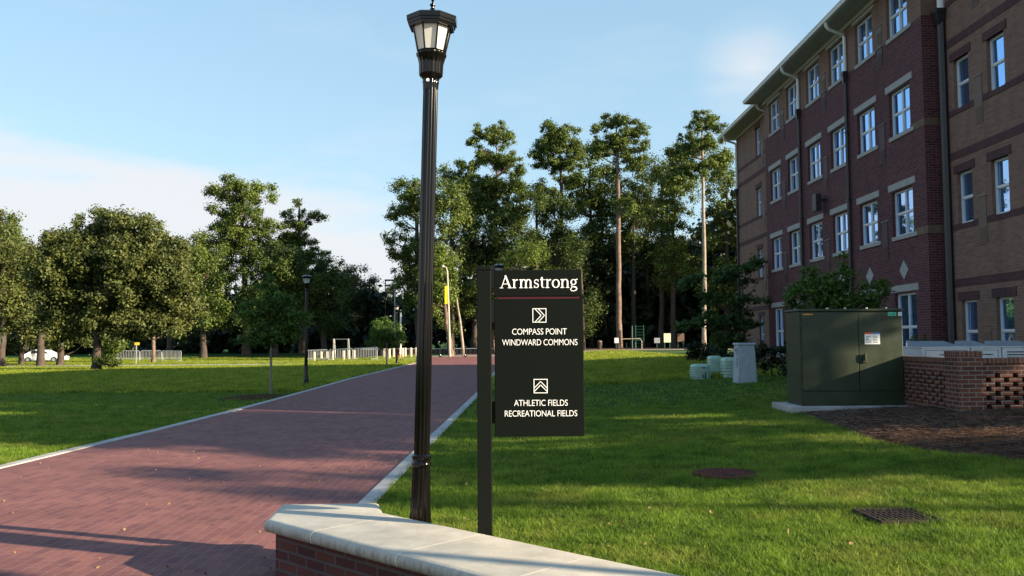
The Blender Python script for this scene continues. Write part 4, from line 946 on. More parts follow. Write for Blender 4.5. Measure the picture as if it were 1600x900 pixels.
def tree(name, label, cat, base, trunk, crowns, seed, leafmat='leaf_broad', bark='bark_dark', size=.28, dens=1., blob=1.3, flat=.75, group=None, limbs=True, asp=.55, n_per=110, moss=0, vcount=None, droop=0, shell=.55, per=1.0, fluff=1.0):
    """trunk: list of (x,y,z,r) world points; crowns: list of (x,y,z,rx,ry,rz)"""
    if base[1] > 50: n_per = int(n_per*3.0); size *= .52; blob *= .95
    rng = np.random.default_rng(seed); root = empty(name, base, label, cat, group); il = -Vector(base)
    m_ = MB(); tp = [Vector(q[:3])+il for q in trunk]; tr = [q[3] for q in trunk]
    # a few wiggles along the trunk
    pts = []; rs = []
    for i in range(len(tp)-1):
        for k in range(4):
            s_ = k/4; q = tp[i].lerp(tp[i+1], s_); j = 0 if (i == 0 and k == 0) else tr[i]*.14
            pts.append(q+Vector((rng.normal()*j, rng.normal()*j, 0))); rs.append(tr[i]+(tr[i+1]-tr[i])*s_)
    pts.append(tp[-1]); rs.append(tr[-1]); rs[0] *= 1.35
    pts[0] = pts[0]-Vector((0, 0, .15))
    m_.tube(pts, rs, 10)
    blobs = []; lim = 0
    for cx_, cy_, cz, rx, ry, rz in crowns:
        rz *= fluff; rx *= 1+(fluff-1)*.25; ry *= 1+(fluff-1)*.25
        cnt = max(3, int(dens*2.4*(rx*ry*rz)/(blob**3)*.62))
        for _ in range(cnt):
            u = rng.normal(size=3); u /= np.linalg.norm(u); rad = rng.random()**.42
            c = np.array([cx_, cy_, cz])+u*[rx, ry, rz]*rad*rng.uniform(.75, 1.12)
            br = blob*rng.uniform(.6, 1.25); blobs.append((c+np.array(il), np.array([br, br, br*flat]), max(6, int(n_per*(br/blob)**2*per))))
            if limbs and lim < 46 and rng.random() < .45:
                lim += 1
                # limb leaves the trunk below the blob
                best = min(range(len(pts)), key=lambda i_: abs(pts[i_].z-(c[2]+il.z-.55*math.hypot(c[0]+il.x-pts[i_].x, c[1]+il.y-pts[i_].y)))+(99 if i_ == 0 else 0))
                a = pts[best]; e_ = Vector(c)+il; mid_ = a.lerp(e_, .5)+Vector((rng.normal()*.15, rng.normal()*.15, -.06*(e_-a).length))*min(1, blob)
                r0 = min(rs[best]*.5, .022*(e_-a).length+.02*blob); m_.tube([a, mid_, e_], [r0, r0*.6, r0*.2], 5, cap=False)
    m_.build('trunk', bark, root, True)
    if moss:
        mv = []
        for _ in range(moss):
            b_ = sorted(blobs, key=lambda q_: q_[0][2])[rng.integers(max(4, len(blobs)//7))]; c0 = b_[0]+[0, 0, -b_[1][2]]; k = 14
            for i in range(k): 
                q = c0+rng.normal(size=3)*[.12, .12, .05]; l = rng.uniform(.3, .9); mv.append([q, q+[.03, .02, -l*.5], q+[0, 0, -l], q+[-.03, 0, -l*.5]])
        tag(quads_object('hanging_moss', np.array(mv), 'moss_grey', root), kind='stuff')
    quads_object('crown', leaves(blobs, size, rng, asp, shell=shell, droop=droop), leafmat, root)
    return root
def ell(px, py, rpx, rpy, Y, dy=0, ryf=.9):
    p = P(px, py, Y+dy); k = Y/FPX; return (p.x, p.y, p.z, rpx*k, rpx*k*ryf, rpy*k)
def tr_px(lst, Y): 
    out = []
    for px, py, r_ in lst: p = P(px, py, Y); out.append((p.x, p.y, p.z, r_))
    return out
PG = 'tall pines at the edge of the wood'
def pxtree(name, label, cat, Y, trunk, ells, seed, **kw):
    t_ = tr_px(trunk, Y); b0 = t_[0]; zg = gz(b0[0], b0[1]); t_[0] = (b0[0], b0[1], zg, b0[3])
    cr_ = [ell(*e_[:4], Y, *(e_[4:] if len(e_) > 4 else ())) for e_ in ells]
    return tree(name, label, cat, (b0[0], b0[1], zg), t_, cr_, seed, **kw)
# --- left side
pxtree('live_oak', 'broad spreading live oak with dark trunk on the left lawn', 'tree', 56,
       [(150, 573, .30), (152, 535, .24), (150, 490, .22), (165, 430, .16), (180, 380, .08)],
       [(185, 420, 78, 70), (235, 430, 66, 62), (120, 425, 72, 66), (200, 358, 62, 24), (130, 375, 62, 34), (262, 445, 54, 44), (150, 482, 74, 32), (85, 450, 52, 52), (205, 512, 60, 18), (265, 510, 46, 18), (105, 515, 42, 18), (88, 526, 34, 11), (300, 470, 22, 26), (240, 492, 66, 26), (100, 495, 52, 20), (170, 505, 60, 16), (236, 345, 20, 22), (150, 345, 26, 18), (285, 480, 34, 26), (275, 400, 30, 30)],
       11, leafmat='leaf_oak', size=.19, blob=.62, n_per=95, dens=.72, moss=4, group='live oaks on the left lawn', flat=.8)
OG = 'live oaks on the left lawn'
for i, (px, r_, ce, Y, lab) in enumerate([(94, .30, [(100, 425, 60, 52), (88, 492, 60, 44), (110, 530, 36, 14), (80, 528, 20, 12)], 80, 'live oak trunk just right of the white car, behind the broad oak'),
                             (64, .33, [(50, 430, 56, 50), (55, 496, 54, 36), (45, 530, 24, 14)], 78, 'live oak whose sunlit trunk crosses the middle of the white car'),
                             (34, .24, [(20, 410, 50, 44), (20, 490, 55, 44), (15, 530, 26, 14)], 84, 'live oak with a dark trunk just left of the white car'),
                             (3, .30, [(-10, 410, 50, 58), (5, 478, 50, 40)], 76, 'live oak cut by the left edge of the picture')]):
    pxtree('live_oak', lab, 'tree', Y, [(px, 563, r_), (px+1, 520, r_*.85), (px+3, 460, r_*.6), (px+2, 400, .12)], ce, 20+i, leafmat='leaf_oak', size=.24, blob=1.0, n_per=120, dens=1.0, moss=2, group=OG)
pxtree('slender_tree', 'slender tree with pinkish bare trunk beside the left crowd barriers', 'tree', 88, [(240, 561, .20), (239, 520, .17), (240, 480, .1)], [(238, 490, 40, 32), (262, 505, 30, 26), (205, 510, 30, 18)], 31, leafmat='leaf_oak', size=.2, blob=.9, n_per=90, bark='bark_pine')
pxtree('green_shrub', 'yellow green leafy bush behind the broad oak trunk', 'shrub', 72, [(172, 566, .1), (172, 545, .05)], [(165, 530, 24, 30), (185, 540, 18, 24)], 33, leafmat='leaf_bright', size=.16, blob=.6, n_per=80, limbs=False)
pxtree('low_shrub', 'dark leafy sprouts at the foot of the broad oak', 'shrub', 55.5, [(170, 573, .04), (170, 560, .02)], [(172, 563, 17, 10), (158, 560, 10, 10)], 34, leafmat='leaf_broad', size=.14, blob=.3, n_per=60, limbs=False)
pxtree('pine_tree', 'tall dark pine at the far left edge above the oaks', 'tree', 112, [(-4, 560, .35), (0, 400, .22), (2, 330, .08)], [(5, 345, 34, 28), (-8, 400, 50, 40), (25, 370, 28, 18)], 35, leafmat='leaf_pine', size=.32, blob=1.3, group=PG)
pxtree('pine_tree', 'tall round topped tree rising left of the gap in the skyline', 'tree', 112,
       [(385, 550, .45), (383, 430, .34), (378, 360, .24), (376, 300, .1)],
       [(376, 300, 48, 26), (345, 305, 24, 14), (408, 305, 24, 18), (380, 350, 56, 34), (345, 375, 40, 34), (400, 400, 48, 44), (330, 420, 44, 40), (365, 330, 36, 16)],
       41, leafmat='leaf_pine', size=.26, blob=.9, group=PG, bark='bark_pine', dens=.62, n_per=80)
pxtree('pine_tree', 'layered pine with short side branches right of the round topped tree', 'tree', 116,
       [(472, 550, .36), (468, 430, .28), (467, 350, .2), (468, 312, .07)],
       [(468, 318, 13, 10), (485, 335, 22, 9), (452, 335, 18, 9), (470, 352, 34, 8), (495, 340, 14, 6), (462, 375, 36, 14), (480, 400, 36, 16), (445, 400, 30, 24), (470, 440, 44, 30)],
       42, leafmat='leaf_pine', size=.25, blob=.7, group=PG, bark='bark_pine', dens=.75, n_per=66)
DG = 'broad dark trees of the wood'
bt = [(265, 430, [(262, 400, 40, 34), (255, 450, 52, 50), (300, 490, 40, 44)], 108, 'dark broad tree behind the right flank of the live oak', 'leaf_broad'),
      (318, 440, [(312, 395, 40, 36), (305, 450, 52, 60), (340, 480, 40, 50)], 106, 'dark tree filling in between live oak and round topped tree', 'leaf_pine'),
      (430, 450, [(430, 425, 50, 50), (410, 480, 56, 54), (450, 400, 34, 30)], 107, 'dark broad tree behind the young maple', 'leaf_broad'),
      (506, 440, [(508, 425, 44, 32), (500, 475, 56, 56)], 109, 'dark broad tree left of the soccer goal', 'leaf_broad'),
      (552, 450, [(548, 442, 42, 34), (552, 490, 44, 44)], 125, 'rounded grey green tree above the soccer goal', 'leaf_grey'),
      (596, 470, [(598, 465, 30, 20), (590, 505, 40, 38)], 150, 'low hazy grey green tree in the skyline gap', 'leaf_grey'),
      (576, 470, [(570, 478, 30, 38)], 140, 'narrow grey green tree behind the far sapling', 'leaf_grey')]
for i, (px, _, ce, Y, lab, lm) in enumerate(bt):
    pxtree('broadleaf_tree', lab, 'tree', Y, [(px, 550, .4), (px, 500, .3), (px, 440 if i < 5 else 470, .12)], ce, 50+i, leafmat=lm, size=.28, blob=1.15, n_per=95, dens=.75, group=DG, flat=.85)
# --- centre and right wood
pxtree('broadleaf_tree', 'ragged edged tall tree left of and behind the near lamp post', 'tree', 104, [(655, 552, .4), (652, 450, .3), (650, 330, .18), (648, 290, .08)],
       [(640, 300, 30, 26), (622, 330, 24, 24), (665, 320, 34, 30), (622, 380, 26, 34), (655, 400, 40, 44), (632, 440, 26, 26), (660, 470, 36, 40)], 61, leafmat='leaf_pine', size=.25, blob=.8, dens=.6, group=DG, n_per=75)
pxtree('pine_tree', 'tall pine with pinkish trunk above the left end of the signboard', 'tree', 106, [(768, 552, .40), (772, 420, .3), (774, 330, .22), (776, 225, .07)],
       [(770, 210, 30, 14), (742, 222, 16, 9), (798, 222, 16, 10), (776, 250, 40, 12), (735, 262, 24, 9), (808, 268, 22, 10), (765, 292, 50, 12), (725, 280, 20, 8), (815, 300, 22, 10), (745, 318, 44, 14), (790, 330, 36, 16)], 62, leafmat='leaf_pine', size=.24, blob=.62, bark='bark_pine', group=PG, flat=.7, fluff=1.38, dens=.62, n_per=62)
pxtree('pine_tree', 'tall pine with dense domed crown above the signboard', 'tree', 110, [(880, 552, .40), (878, 420, .3), (877, 300, .2), (874, 215, .07)],
       [(870, 215, 36, 20), (850, 235, 18, 12), (895, 235, 24, 16), (876, 258, 36, 8), (838, 250, 14, 10), (892, 285, 26, 10), (862, 305, 22, 12)], 63, leafmat='leaf_pine', size=.24, blob=.66, bark='bark_dark', group=PG, flat=.7, fluff=1.38, dens=.75, n_per=62)
pxtree('pine_tree', 'full crowned pine between the domed pine and the thick trunked pine', 'tree', 114, [(925, 552, .40), (925, 420, .3), (922, 260, .1)],
       [(918, 240, 26, 26), (925, 280, 36, 32), (908, 320, 34, 30), (940, 330, 30, 34), (915, 370, 40, 26)], 64, leafmat='leaf_pine', size=.3, blob=1.2, group=PG, dens=.85)
pxtree('pine_tree', 'tallest pine with a thick straight reddish trunk right of the signboard', 'tree', 98, [(967, 548, .34), (967, 450, .29), (966, 340, .24), (965, 260, .17), (963, 200, .08)],
       [(958, 190, 26, 12), (935, 202, 14, 10), (985, 205, 26, 14), (1002, 222, 16, 12), (962, 230, 36, 14), (935, 228, 14, 10), (990, 255, 24, 12), (968, 270, 20, 9), (978, 325, 18, 20)], 65, leafmat='leaf_pine', size=.23, blob=.6, bark='bark_pine', group=PG, flat=.7, fluff=1.38, dens=.62, n_per=62)
pxtree('pine_tree', 'tall pine with a pale bare trunk left of the brick building', 'tree', 92, [(1100, 548, .23), (1101, 450, .21), (1099, 340, .18), (1098, 250, .14), (1096, 190, .06)],
       [(1095, 190, 24, 14), (1070, 208, 14, 9), (1118, 205, 16, 12), (1098, 228, 40, 12), (1060, 245, 26, 10), (1128, 250, 20, 16), (1085, 262, 40, 12), (1050, 280, 22, 14)], 66, leafmat='leaf_pine', size=.22, blob=.58, bark='bark_pale', group=PG, flat=.7, fluff=1.38, dens=.62, n_per=62)
wd = [(1034, [(1034, 268, 30, 36), (1062, 238, 22, 28), (1070, 290, 26, 30)], 106, 'dense tree filling the gap left of the pale bare pine trunk', 'leaf_pine', .28),
      (990, [(995, 300, 34, 30), (985, 345, 34, 34)], 110, 'tree just right of the thick reddish trunk at mid height', 'leaf_pine', .28),
      (838, [(835, 290, 30, 24), (845, 320, 34, 24)], 112, 'tree in the gap between the pinkish trunked pine and the domed pine', 'leaf_pine', .28),
      (706, [(702, 272, 34, 22), (725, 300, 30, 26)], 106, 'leafy tree left of the pinkish trunked pine at mid height', 'leaf_pine', .28),
      (705, [(700, 300, 34, 26), (705, 345, 48, 44), (690, 420, 50, 52), (712, 480, 40, 44)], 100, 'broad tree just right of the near lamp post', 'leaf_pine', .30),
      (742, [(735, 325, 38, 32), (748, 385, 50, 50), (740, 460, 44, 56)], 103, 'broad tree behind the top of the sign post', 'leaf_broad', .3),
      (815, [(812, 345, 46, 34), (800, 400, 50, 44), (790, 470, 44, 50)], 104, 'broad tree directly above the signboard', 'leaf_broad', .3),
      (838, [(828, 392, 40, 24), (806, 405, 36, 24), (850, 420, 28, 20)], 96, 'bright yellow green tree touching the top of the signboard', 'leaf_bright', .25),
      (870, [(866, 330, 42, 36), (878, 395, 46, 48), (870, 470, 40, 50)], 107, 'dark tree above the right end of the signboard', 'leaf_broad', .3),
      (908, [(902, 400, 30, 50), (918, 480, 30, 44)], 97, 'dark leafy tree at the right edge of the signboard', 'leaf_broad', .24),
      (1012, [(1005, 320, 40, 42), (1000, 280, 24, 26), (1018, 395, 44, 50)], 112, 'dark tree between the two tall pale trunks', 'leaf_broad', .3),
      (1052, [(1050, 290, 36, 40), (1040, 340, 44, 46), (1055, 410, 40, 50)], 104, 'dark tree left of the pale bare pine trunk', 'leaf_pine', .32),
      (1136, [(1128, 280, 36, 44), (1132, 350, 38, 56), (1125, 430, 44, 60)], 100, 'tall leafy tree beside the building corner', 'leaf_pine', .3),
      (940, [(945, 300, 40, 40), (950, 370, 50, 44), (945, 440, 40, 36)], 114, 'dark tree behind the thick reddish trunk', 'leaf_broad', .3)]
for i, (px, ce, Y, lab, lm, sz_) in enumerate(wd):
    pxtree('broadleaf_tree', lab, 'tree', Y, [(px, 551, .4), (px, 480, .3), (px, ce[0][1]+20, .12)], ce, 80+i, leafmat=lm, size=sz_*.85, blob=1.1, n_per=95, dens=.75, group=DG, flat=.85)
pxtree('pine_tree', 'leaning pine with bright drooping crown beyond the road end', 'tree', 90, [(705, 556, .26), (702, 530, .23), (695, 480, .17), (688, 440, .08)],
       [(688, 420, 26, 24), (680, 455, 28, 22), (700, 450, 18, 26), (676, 480, 14, 12), (690, 400, 18, 14)], 95, leafmat='leaf_bright', size=.24, blob=.8, bark='bark_pine', group=PG, dens=1.0)
pxtree('bare_snag', 'thin leaning bare trunk with forked top beyond the road end', 'tree', 90, [(725, 556, .15), (720, 510, .13), (713, 465, .09), (709, 448, .03)],
       [(709, 452, 9, 9)], 96, leafmat='leaf_broad', size=.16, blob=.3, n_per=14, bark='bark_pale', dens=.3)
for k, (px, Y) in enumerate(((757, 104), (945, 112), (1030, 118), (1068, 112))):
    p = P(px, 550, Y); zg = gz(p.x, p.y)
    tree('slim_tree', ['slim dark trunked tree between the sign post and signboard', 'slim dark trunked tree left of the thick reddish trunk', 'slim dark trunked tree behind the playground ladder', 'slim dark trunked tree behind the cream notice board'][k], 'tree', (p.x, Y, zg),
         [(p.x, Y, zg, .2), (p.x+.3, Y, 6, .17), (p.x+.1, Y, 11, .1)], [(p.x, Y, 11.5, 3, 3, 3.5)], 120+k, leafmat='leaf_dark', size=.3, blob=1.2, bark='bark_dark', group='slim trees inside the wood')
# the wood behind, one dark mass
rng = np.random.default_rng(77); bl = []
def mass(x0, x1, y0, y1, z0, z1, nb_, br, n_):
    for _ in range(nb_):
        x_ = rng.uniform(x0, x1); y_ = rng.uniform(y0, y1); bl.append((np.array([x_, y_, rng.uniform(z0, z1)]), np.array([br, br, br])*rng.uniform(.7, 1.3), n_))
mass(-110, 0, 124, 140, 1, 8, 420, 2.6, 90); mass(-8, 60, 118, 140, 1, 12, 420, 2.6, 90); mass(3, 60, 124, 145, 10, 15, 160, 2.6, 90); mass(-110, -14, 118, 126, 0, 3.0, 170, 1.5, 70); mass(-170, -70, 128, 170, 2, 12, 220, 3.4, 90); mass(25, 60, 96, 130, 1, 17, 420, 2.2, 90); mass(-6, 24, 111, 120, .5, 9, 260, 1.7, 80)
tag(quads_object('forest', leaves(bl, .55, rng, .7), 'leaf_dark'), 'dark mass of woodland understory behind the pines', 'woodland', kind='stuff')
# --- young trees along the road
pxtree('young_maple', 'young maple with thin trunk in a mulch ring beside the road', 'tree', 27.6, [(423, 613, .045), (423, 560, .035), (425, 500, .028), (422, 450, .012)],
       [(420, 455, 24, 26), (440, 480, 40, 24), (405, 490, 38, 26), (455, 510, 34, 16), (425, 525, 44, 18), (395, 525, 26, 14), (470, 492, 22, 10)], 101, leafmat='leaf_maple', bark='bark_young', size=.062, blob=.20, n_per=62, dens=.8, group='young trees along the road')
pxtree('young_maple', 'small far sapling just left of the far lamp post', 'tree', 56, [(604, 571, .05), (604, 548, .04), (604, 510, .02)],
       [(604, 515, 28, 22), (590, 528, 20, 14), (620, 530, 20, 14)], 102, leafmat='leaf_maple', bark='bark_young', size=.10, blob=.32, n_per=55, dens=.9, group='young trees along the road')
for (cx_, cy_, r_) in ((*G(405, 621).to_2d(), 1.15), (*G(602, 573).to_2d(), 1.5)):
    m_ = MB(); n = 28; rr = random.Random(4)
    m_.v = [(cx_, cy_, .05)]
    for ring_, z_ in ((.5, .045), (1., .008)):
        for k in range(n): q = r_*ring_*rr.uniform(.9, 1.08); m_.v.append((max(-99, cx_+q*math.cos(2*PI*k/n)), cy_+q*1.4*math.sin(2*PI*k/n), z_+gz(cx_, cy_)))
    m_.v = [(min(vx, interp(LK, vy)-.19), vy, vz) for vx, vy, vz in m_.v]
    for k in range(n): m_.f += [(0, 1+k, 1+(k+1) % n), (1+k, 1+n+k, 1+n+(k+1) % n, 1+(k+1) % n)]; m_.m += [0, 0]
    tag(m_.build('mulch_ring', 'mulch', smooth=True, fix=False), kind='structure')
# --- planting by the building
pxtree('dogwood', 'dark green spreading dogwood beside the far end of the brick building', 'tree', 38, [(1165, 548, .08), (1162, 500, .06), (1160, 440, .02)],
       [(1130, 435, 44, 14), (1165, 430, 32, 20), (1120, 465, 48, 14), (1175, 470, 34, 18), (1105, 500, 42, 20), (1160, 505, 44, 22), (1130, 530, 48, 16), (1080, 440, 22, 7), (1185, 410, 12, 6)], 111, leafmat='leaf_dogwood', size=.10, blob=.42, n_per=85, dens=.85, flat=.5)
pxtree('crape_myrtle', 'leafy green tree rising behind the transformer cabinet', 'tree', 20.3, [(1300, 560, .05), (1303, 500, .04), (1305, 440, .02)],
       [(1300, 440, 44, 28), (1255, 460, 42, 24), (1345, 460, 44, 26), (1300, 475, 66, 20), (1275, 425, 20, 14), (1325, 415, 18, 20), (1372, 472, 26, 16), (1230, 478, 22, 12)], 112, leafmat='leaf_maple', size=.055, blob=.19, n_per=62, dens=.6, bark='bark_young')
SHG = 'shrubs along the building'
for k, (px, py, rx, ry, Y, lm, lab) in enumerate([(1085, 545, 26, 12, 44, 'leaf_dark', 'round dark shrub at the end of the planting left of the pedestals'), (1125, 530, 18, 22, 42, 'leaf_bright', 'yellow green shrub above the pedestals'),
        (1115, 552, 26, 14, 41, 'leaf_dark', 'low dark shrub behind the low ribbed pedestal'), (1160, 560, 34, 22, 32, 'leaf_dark', 'dark hedge clump behind the grey pedestal'), (1205, 555, 30, 28, 27, 'leaf_dark', 'dark hedge clump between grey pedestal and transformer'),
        (1435, 545, 26, 12, 21, 'leaf_broad', 'dark shrub between transformer and condenser cabinets'), (1245, 560, 40, 30, 24, 'leaf_dark', 'dark hedge clump hidden behind the transformer')]):
    p = P(px, py, Y); zg = gz(p.x, p.y); zt = p.z+ry*Y/FPX; h = (zt-zg)/2
    tree('shrub', lab, 'shrub', (p.x, Y, zg), [(p.x, Y, zg, .03), (p.x, Y, zg+h, .02)], [(p.x, Y, zg+h, rx*Y/FPX, rx*Y/FPX*.8, h)], 140+k, leafmat=lm, size=.07, blob=.26, n_per=60, dens=1., group=SHG, limbs=False)
# --- trees standing right of the picture whose shade falls on the lawn and road
for k, (x_, y_, zc, rx, rz, dn) in enumerate([(19.5, 4.1, 5.7, 2.0, 2.2, .62), (22, 8.1, 6.7, .95, 2.4, .8), (23, 6.2, 8.6, 2.3, 4.0, .8), (24, 8.9, 11.0, 1.8, 2.6, .9), (25, 3.2, 10.6, 2.0, 1.8, .6), (22, 9.4, 7.9, 1.5, 1.3, .55), (27, -1.5, 9.6, 1.6, 1.4, .2)]):
    tree('shade_tree', ['bushy shade tree standing right of the picture', 'narrow shade tree between the bushy one and the building', 'taller shade tree standing right of the picture by the building', 'tallest shade tree close to the near end of the building', 'high crowned shade tree standing behind the bushy one', 'slim shade tree beside the near end of the brick building', 'tall shade tree farthest right of the picture'][k], 'tree', (x_, y_, .45), [(x_, y_, .45, .16), (x_, y_, zc*.8, .1), (x_, y_, zc+rz*.6, .04)],
         [(x_, y_, zc, rx, rx, rz)], 160+k, leafmat='leaf_broad', size=.16, blob=.6, n_per=90, dens=dn, group='shade trees right of the picture')

# ------------------------------------------------------------------ far street furniture
def barrier(p0, p1, label, h=1.1):
    p0 = Vector(p0); p1 = Vector(p1); z0 = gz(p0.x, p0.y); b_ = empty('crowd_barrier', (p0.x, p0.y, z0), label, 'barrier', 'steel crowd barriers')
    d = Vector((p1.x-p0.x, p1.y-p0.y, gz(p1.x, p1.y)-z0)); u_ = Vector((0, 0, 1)); m_ = MB()
    c = .12; e_ = d.normalized()*c
    m_.tube([u_*.0, u_*(h-c), u_*h+e_, d+u_*h-e_, d+u_*(h-c), d], .035, 6); m_.tube([u_*.22, d+u_*.22], .03, 6); m_.build('frame', 'galv', b_, True)
    m_ = MB(); n = 14
    for k in range(1, n): q = d*(k/n); m_.tube([q+u_*.22, q+u_*h], .018, 5)
    m_.build('upright_bars', 'galv', b_, True); nrm_ = Vector((-d.y, d.x, 0)).normalized()*.3
    for q in (d*.1, d*.9): MB().tube([q-nrm_+u_*.02, q+u_*.1, q+nrm_+u_*.02], .025, 5).build('foot', 'galv', b_)
def gp(px, Y): p = P(px, 550, Y); return (p.x, Y)
for a, ya, b_, yb, lab in ((480, 88, 512, 88, 'steel crowd barrier directly right of the left lamp post'), (514, 88, 551, 86, 'middle steel crowd barrier below the soccer goal'), (553, 86, 589, 80, 'steel crowd barrier nearest the far sapling'),
                       (183, 96, 218, 96, 'steel crowd barrier behind the yellow sign'), (220, 96, 252, 96, 'steel crowd barrier behind the slender bare trunk'), (254, 96, 283, 90, 'rightmost of the steel crowd barriers near the live oak')):
    barrier(gp(a, ya), gp(b_, yb), lab)
m_ = None
posts = [(491, 87), (502, 87), (511, 87), (520, 87), (537, 86), (545, 86), (553, 87), (600, 84), (603, 80), (608, 80), (615, 86), (629, 84), (633, 86), (642, 84), (650, 86), (658, 84), (666, 86)]
wp = None; WG = 'short wooden bollards along the cross street'
for k, (px, Y) in enumerate(posts):
    x_, y_ = gp(px, Y+2)
    if wp is None:
        m_ = MB(); m_.lathe([(.13, 0), (.13, .86), (.11, .91), (.05, .93)], 12); wp = m_.build('wooden_bollard', 'wood_post', smooth=True); o = wp
    else: o = wp.copy(); col.objects.link(o)
    ordn = ['leftmost', 'second from left', 'third from left', 'middle', 'fifth from left', 'sixth from left', 'rightmost'] if px < 590 else ['leftmost', 'second from left', 'third from left', 'fourth from left', 'fifth from left', 'sixth from left', 'seventh from left', 'eighth from left', 'ninth from left', 'rightmost']
    o.location = (x_, y_, gz(x_, y_)); tag(o, ordn[k if px < 590 else k-7]+(' pale wooden bollard behind the steel crowd barriers' if px < 590 else ' pale wooden bollard beyond the far sapling and far lamp post'), 'bollard', WG if px < 590 else 'short wooden bollards beyond the far lamp post')
bm0 = None
for k, (px, lab) in enumerate(((688, 'black bollard right of the near lamp post at the road end'), (727, 'black bollard left of the sign post at the road end'))):
    x_, y_ = gp(px, 86)
    if k == 0:
        r0 = empty('black_bollard', (0, 0, 0)); MB().lathe([(.16, 0), (.16, .06), (.11, .1), (.09, .22), (.08, .26)], 16).build('base', 'black_metal', r0, True); MB().lathe([(.075, .25), (.07, .92), (.1, .94), (.1, .98), (.05, 1.06), (.02, 1.1)], 16).build('shaft', 'black_metal', r0, True); o = r0
    else: o = copy_tree(r0)
    o.location = (x_, y_, gz(x_, y_)); tag(o, lab, 'bollard', 'black bollards at the road end')
# long low rail beyond the road end
p0, p1 = gp(566, 100), gp(772, 100); fn = empty('rail_fence', (p0[0], 100, gz(*p0)), 'long low dark fence with a pale top rail beyond the road end', 'fence')
Lx = p1[0]-p0[0]; MB().tube([(0, 0, .95), (Lx, 0, .95)], .05, 6).build('top_rail', 'galv', fn, True); m_ = MB()
for k in range(int(Lx/.5)+1): m_.box((k*.5-.03, -.03, -.1), (k*.5+.03, .03, .92))
m_.build('pickets', 'black_metal', fn); MB().box((0, .04, .05), (Lx, .06, .85)).build('mesh_panel', 'dark_pipe', fn)
# poles
def place(px, Y): x_, y_ = gp(px, Y); return Vector((x_, y_, gz(x_, y_)))
b_ = place(617, 110); z_ = P(616, 424, 110).z
o = empty('light_mast', b_, 'tall thin grey light mast in the skyline gap', 'mast'); MB().tube([(0, 0, 0), (0, 0, z_-b_.z)], [.14, .07], 8).build('mast', 'galv', o, True); MB().box((-.25, -.1, 3.6), (.25, .1, 3.9)).build('fitting', 'dark_pipe', o)
b_ = place(602, 120); z_ = P(600, 438, 120).z-b_.z
o = empty('floodlight_pole', b_, 'dark pole with a horizontal flood lamp arm in the skyline gap', 'light pole'); MB().tube([(0, 0, 0), (0, 0, z_)], .07, 8).build('pole', 'dark_pipe', o, True); MB().box((-.1, -.2, z_-.1), (1.5, .2, z_+.12)).build('lamp_head', 'dark_pipe', o, bevel=.03)
b_ = place(626, 100); z_ = P(626, 484, 100).z-b_.z
o = empty('banded_pole', b_, 'white pole with black bands near the far lamp post', 'pole'); MB().tube([(0, 0, 0), (0, 0, z_)], .09, 8).build('pole', 'white_metal', o, True); m_ = MB()
for zz in (1.9, 2.4, z_-.3): m_.tube([(0, 0, zz), (0, 0, zz+.2)], .1, 8)
m_.build('band', 'dark_pipe', o)
b_ = place(703, 87); z_ = P(698, 416, 87).z-b_.z
o = empty('banner_pole', b_, 'tan pole with curved top and a yellow banner beyond the road end', 'light pole'); tx_ = P(699, 430, 87).x-b_.x
MB().tube([(0, 0, 0), (tx_*.5, 0, z_*.5), (tx_, 0, z_*.93), (tx_-.1, 0, z_*.985), (tx_-.35, 0, z_), (tx_-.5, 0, z_)], [.13, .1, .08, .06, .05, .05], 10).build('pole', 'pole_tan', o, True)
MB().tube([(tx_-.42, 0, z_-.08), (tx_-.42, 0, z_+.12)], [.12, .06], 10).build('lamp_head', 'white_metal', o, True)
za, zb = P(699, 475, 87).z-b_.z, P(699, 447, 87).z-b_.z; MB().box((tx_-.25, -.12, za), (tx_+.02, -.10, zb)).build('banner', 'yellow', o)
# soccer goal
b0, b1 = P(521, 530, 100), P(541, 530, 100); zt = b0.z; zg = gz(b0.x, 100)
o = empty('soccer_goal', (b0.x, 100, zg), 'small white soccer goal frame before the dark trees', 'goal'); W = b1.x-b0.x+.2; h = zt-zg
MB().tube([(0, 0, 0), (0, 0, h), (W, 0, h), (W, 0, 0)], .04, 8).build('goal_frame', 'galv', o, True); MB().tube([(0, 1.2, 0), (0, .5, h), (0, 0, h)], .05, 6).tube([(W, 1.2, 0), (W, .5, h), (W, 0, h)], .03, 6).build('rear_stay', 'white_metal', o, True)
# orange marker
b_ = place(625, 82); o = empty('traffic_marker', b_, 'orange and white traffic marker beside the far lamp post', 'traffic marker')
MB().lathe([(.2, 0), (.2, .05), (.1, .07), (.05, 1.0), (.03, 1.05)], 12).build('marker_body', 'orange', o, True); MB().lathe([(.082, .45), (.077, .6)], 12).lathe([(.071, .75), (.066, .88)], 12).build('white_band', 'white_metal', o)
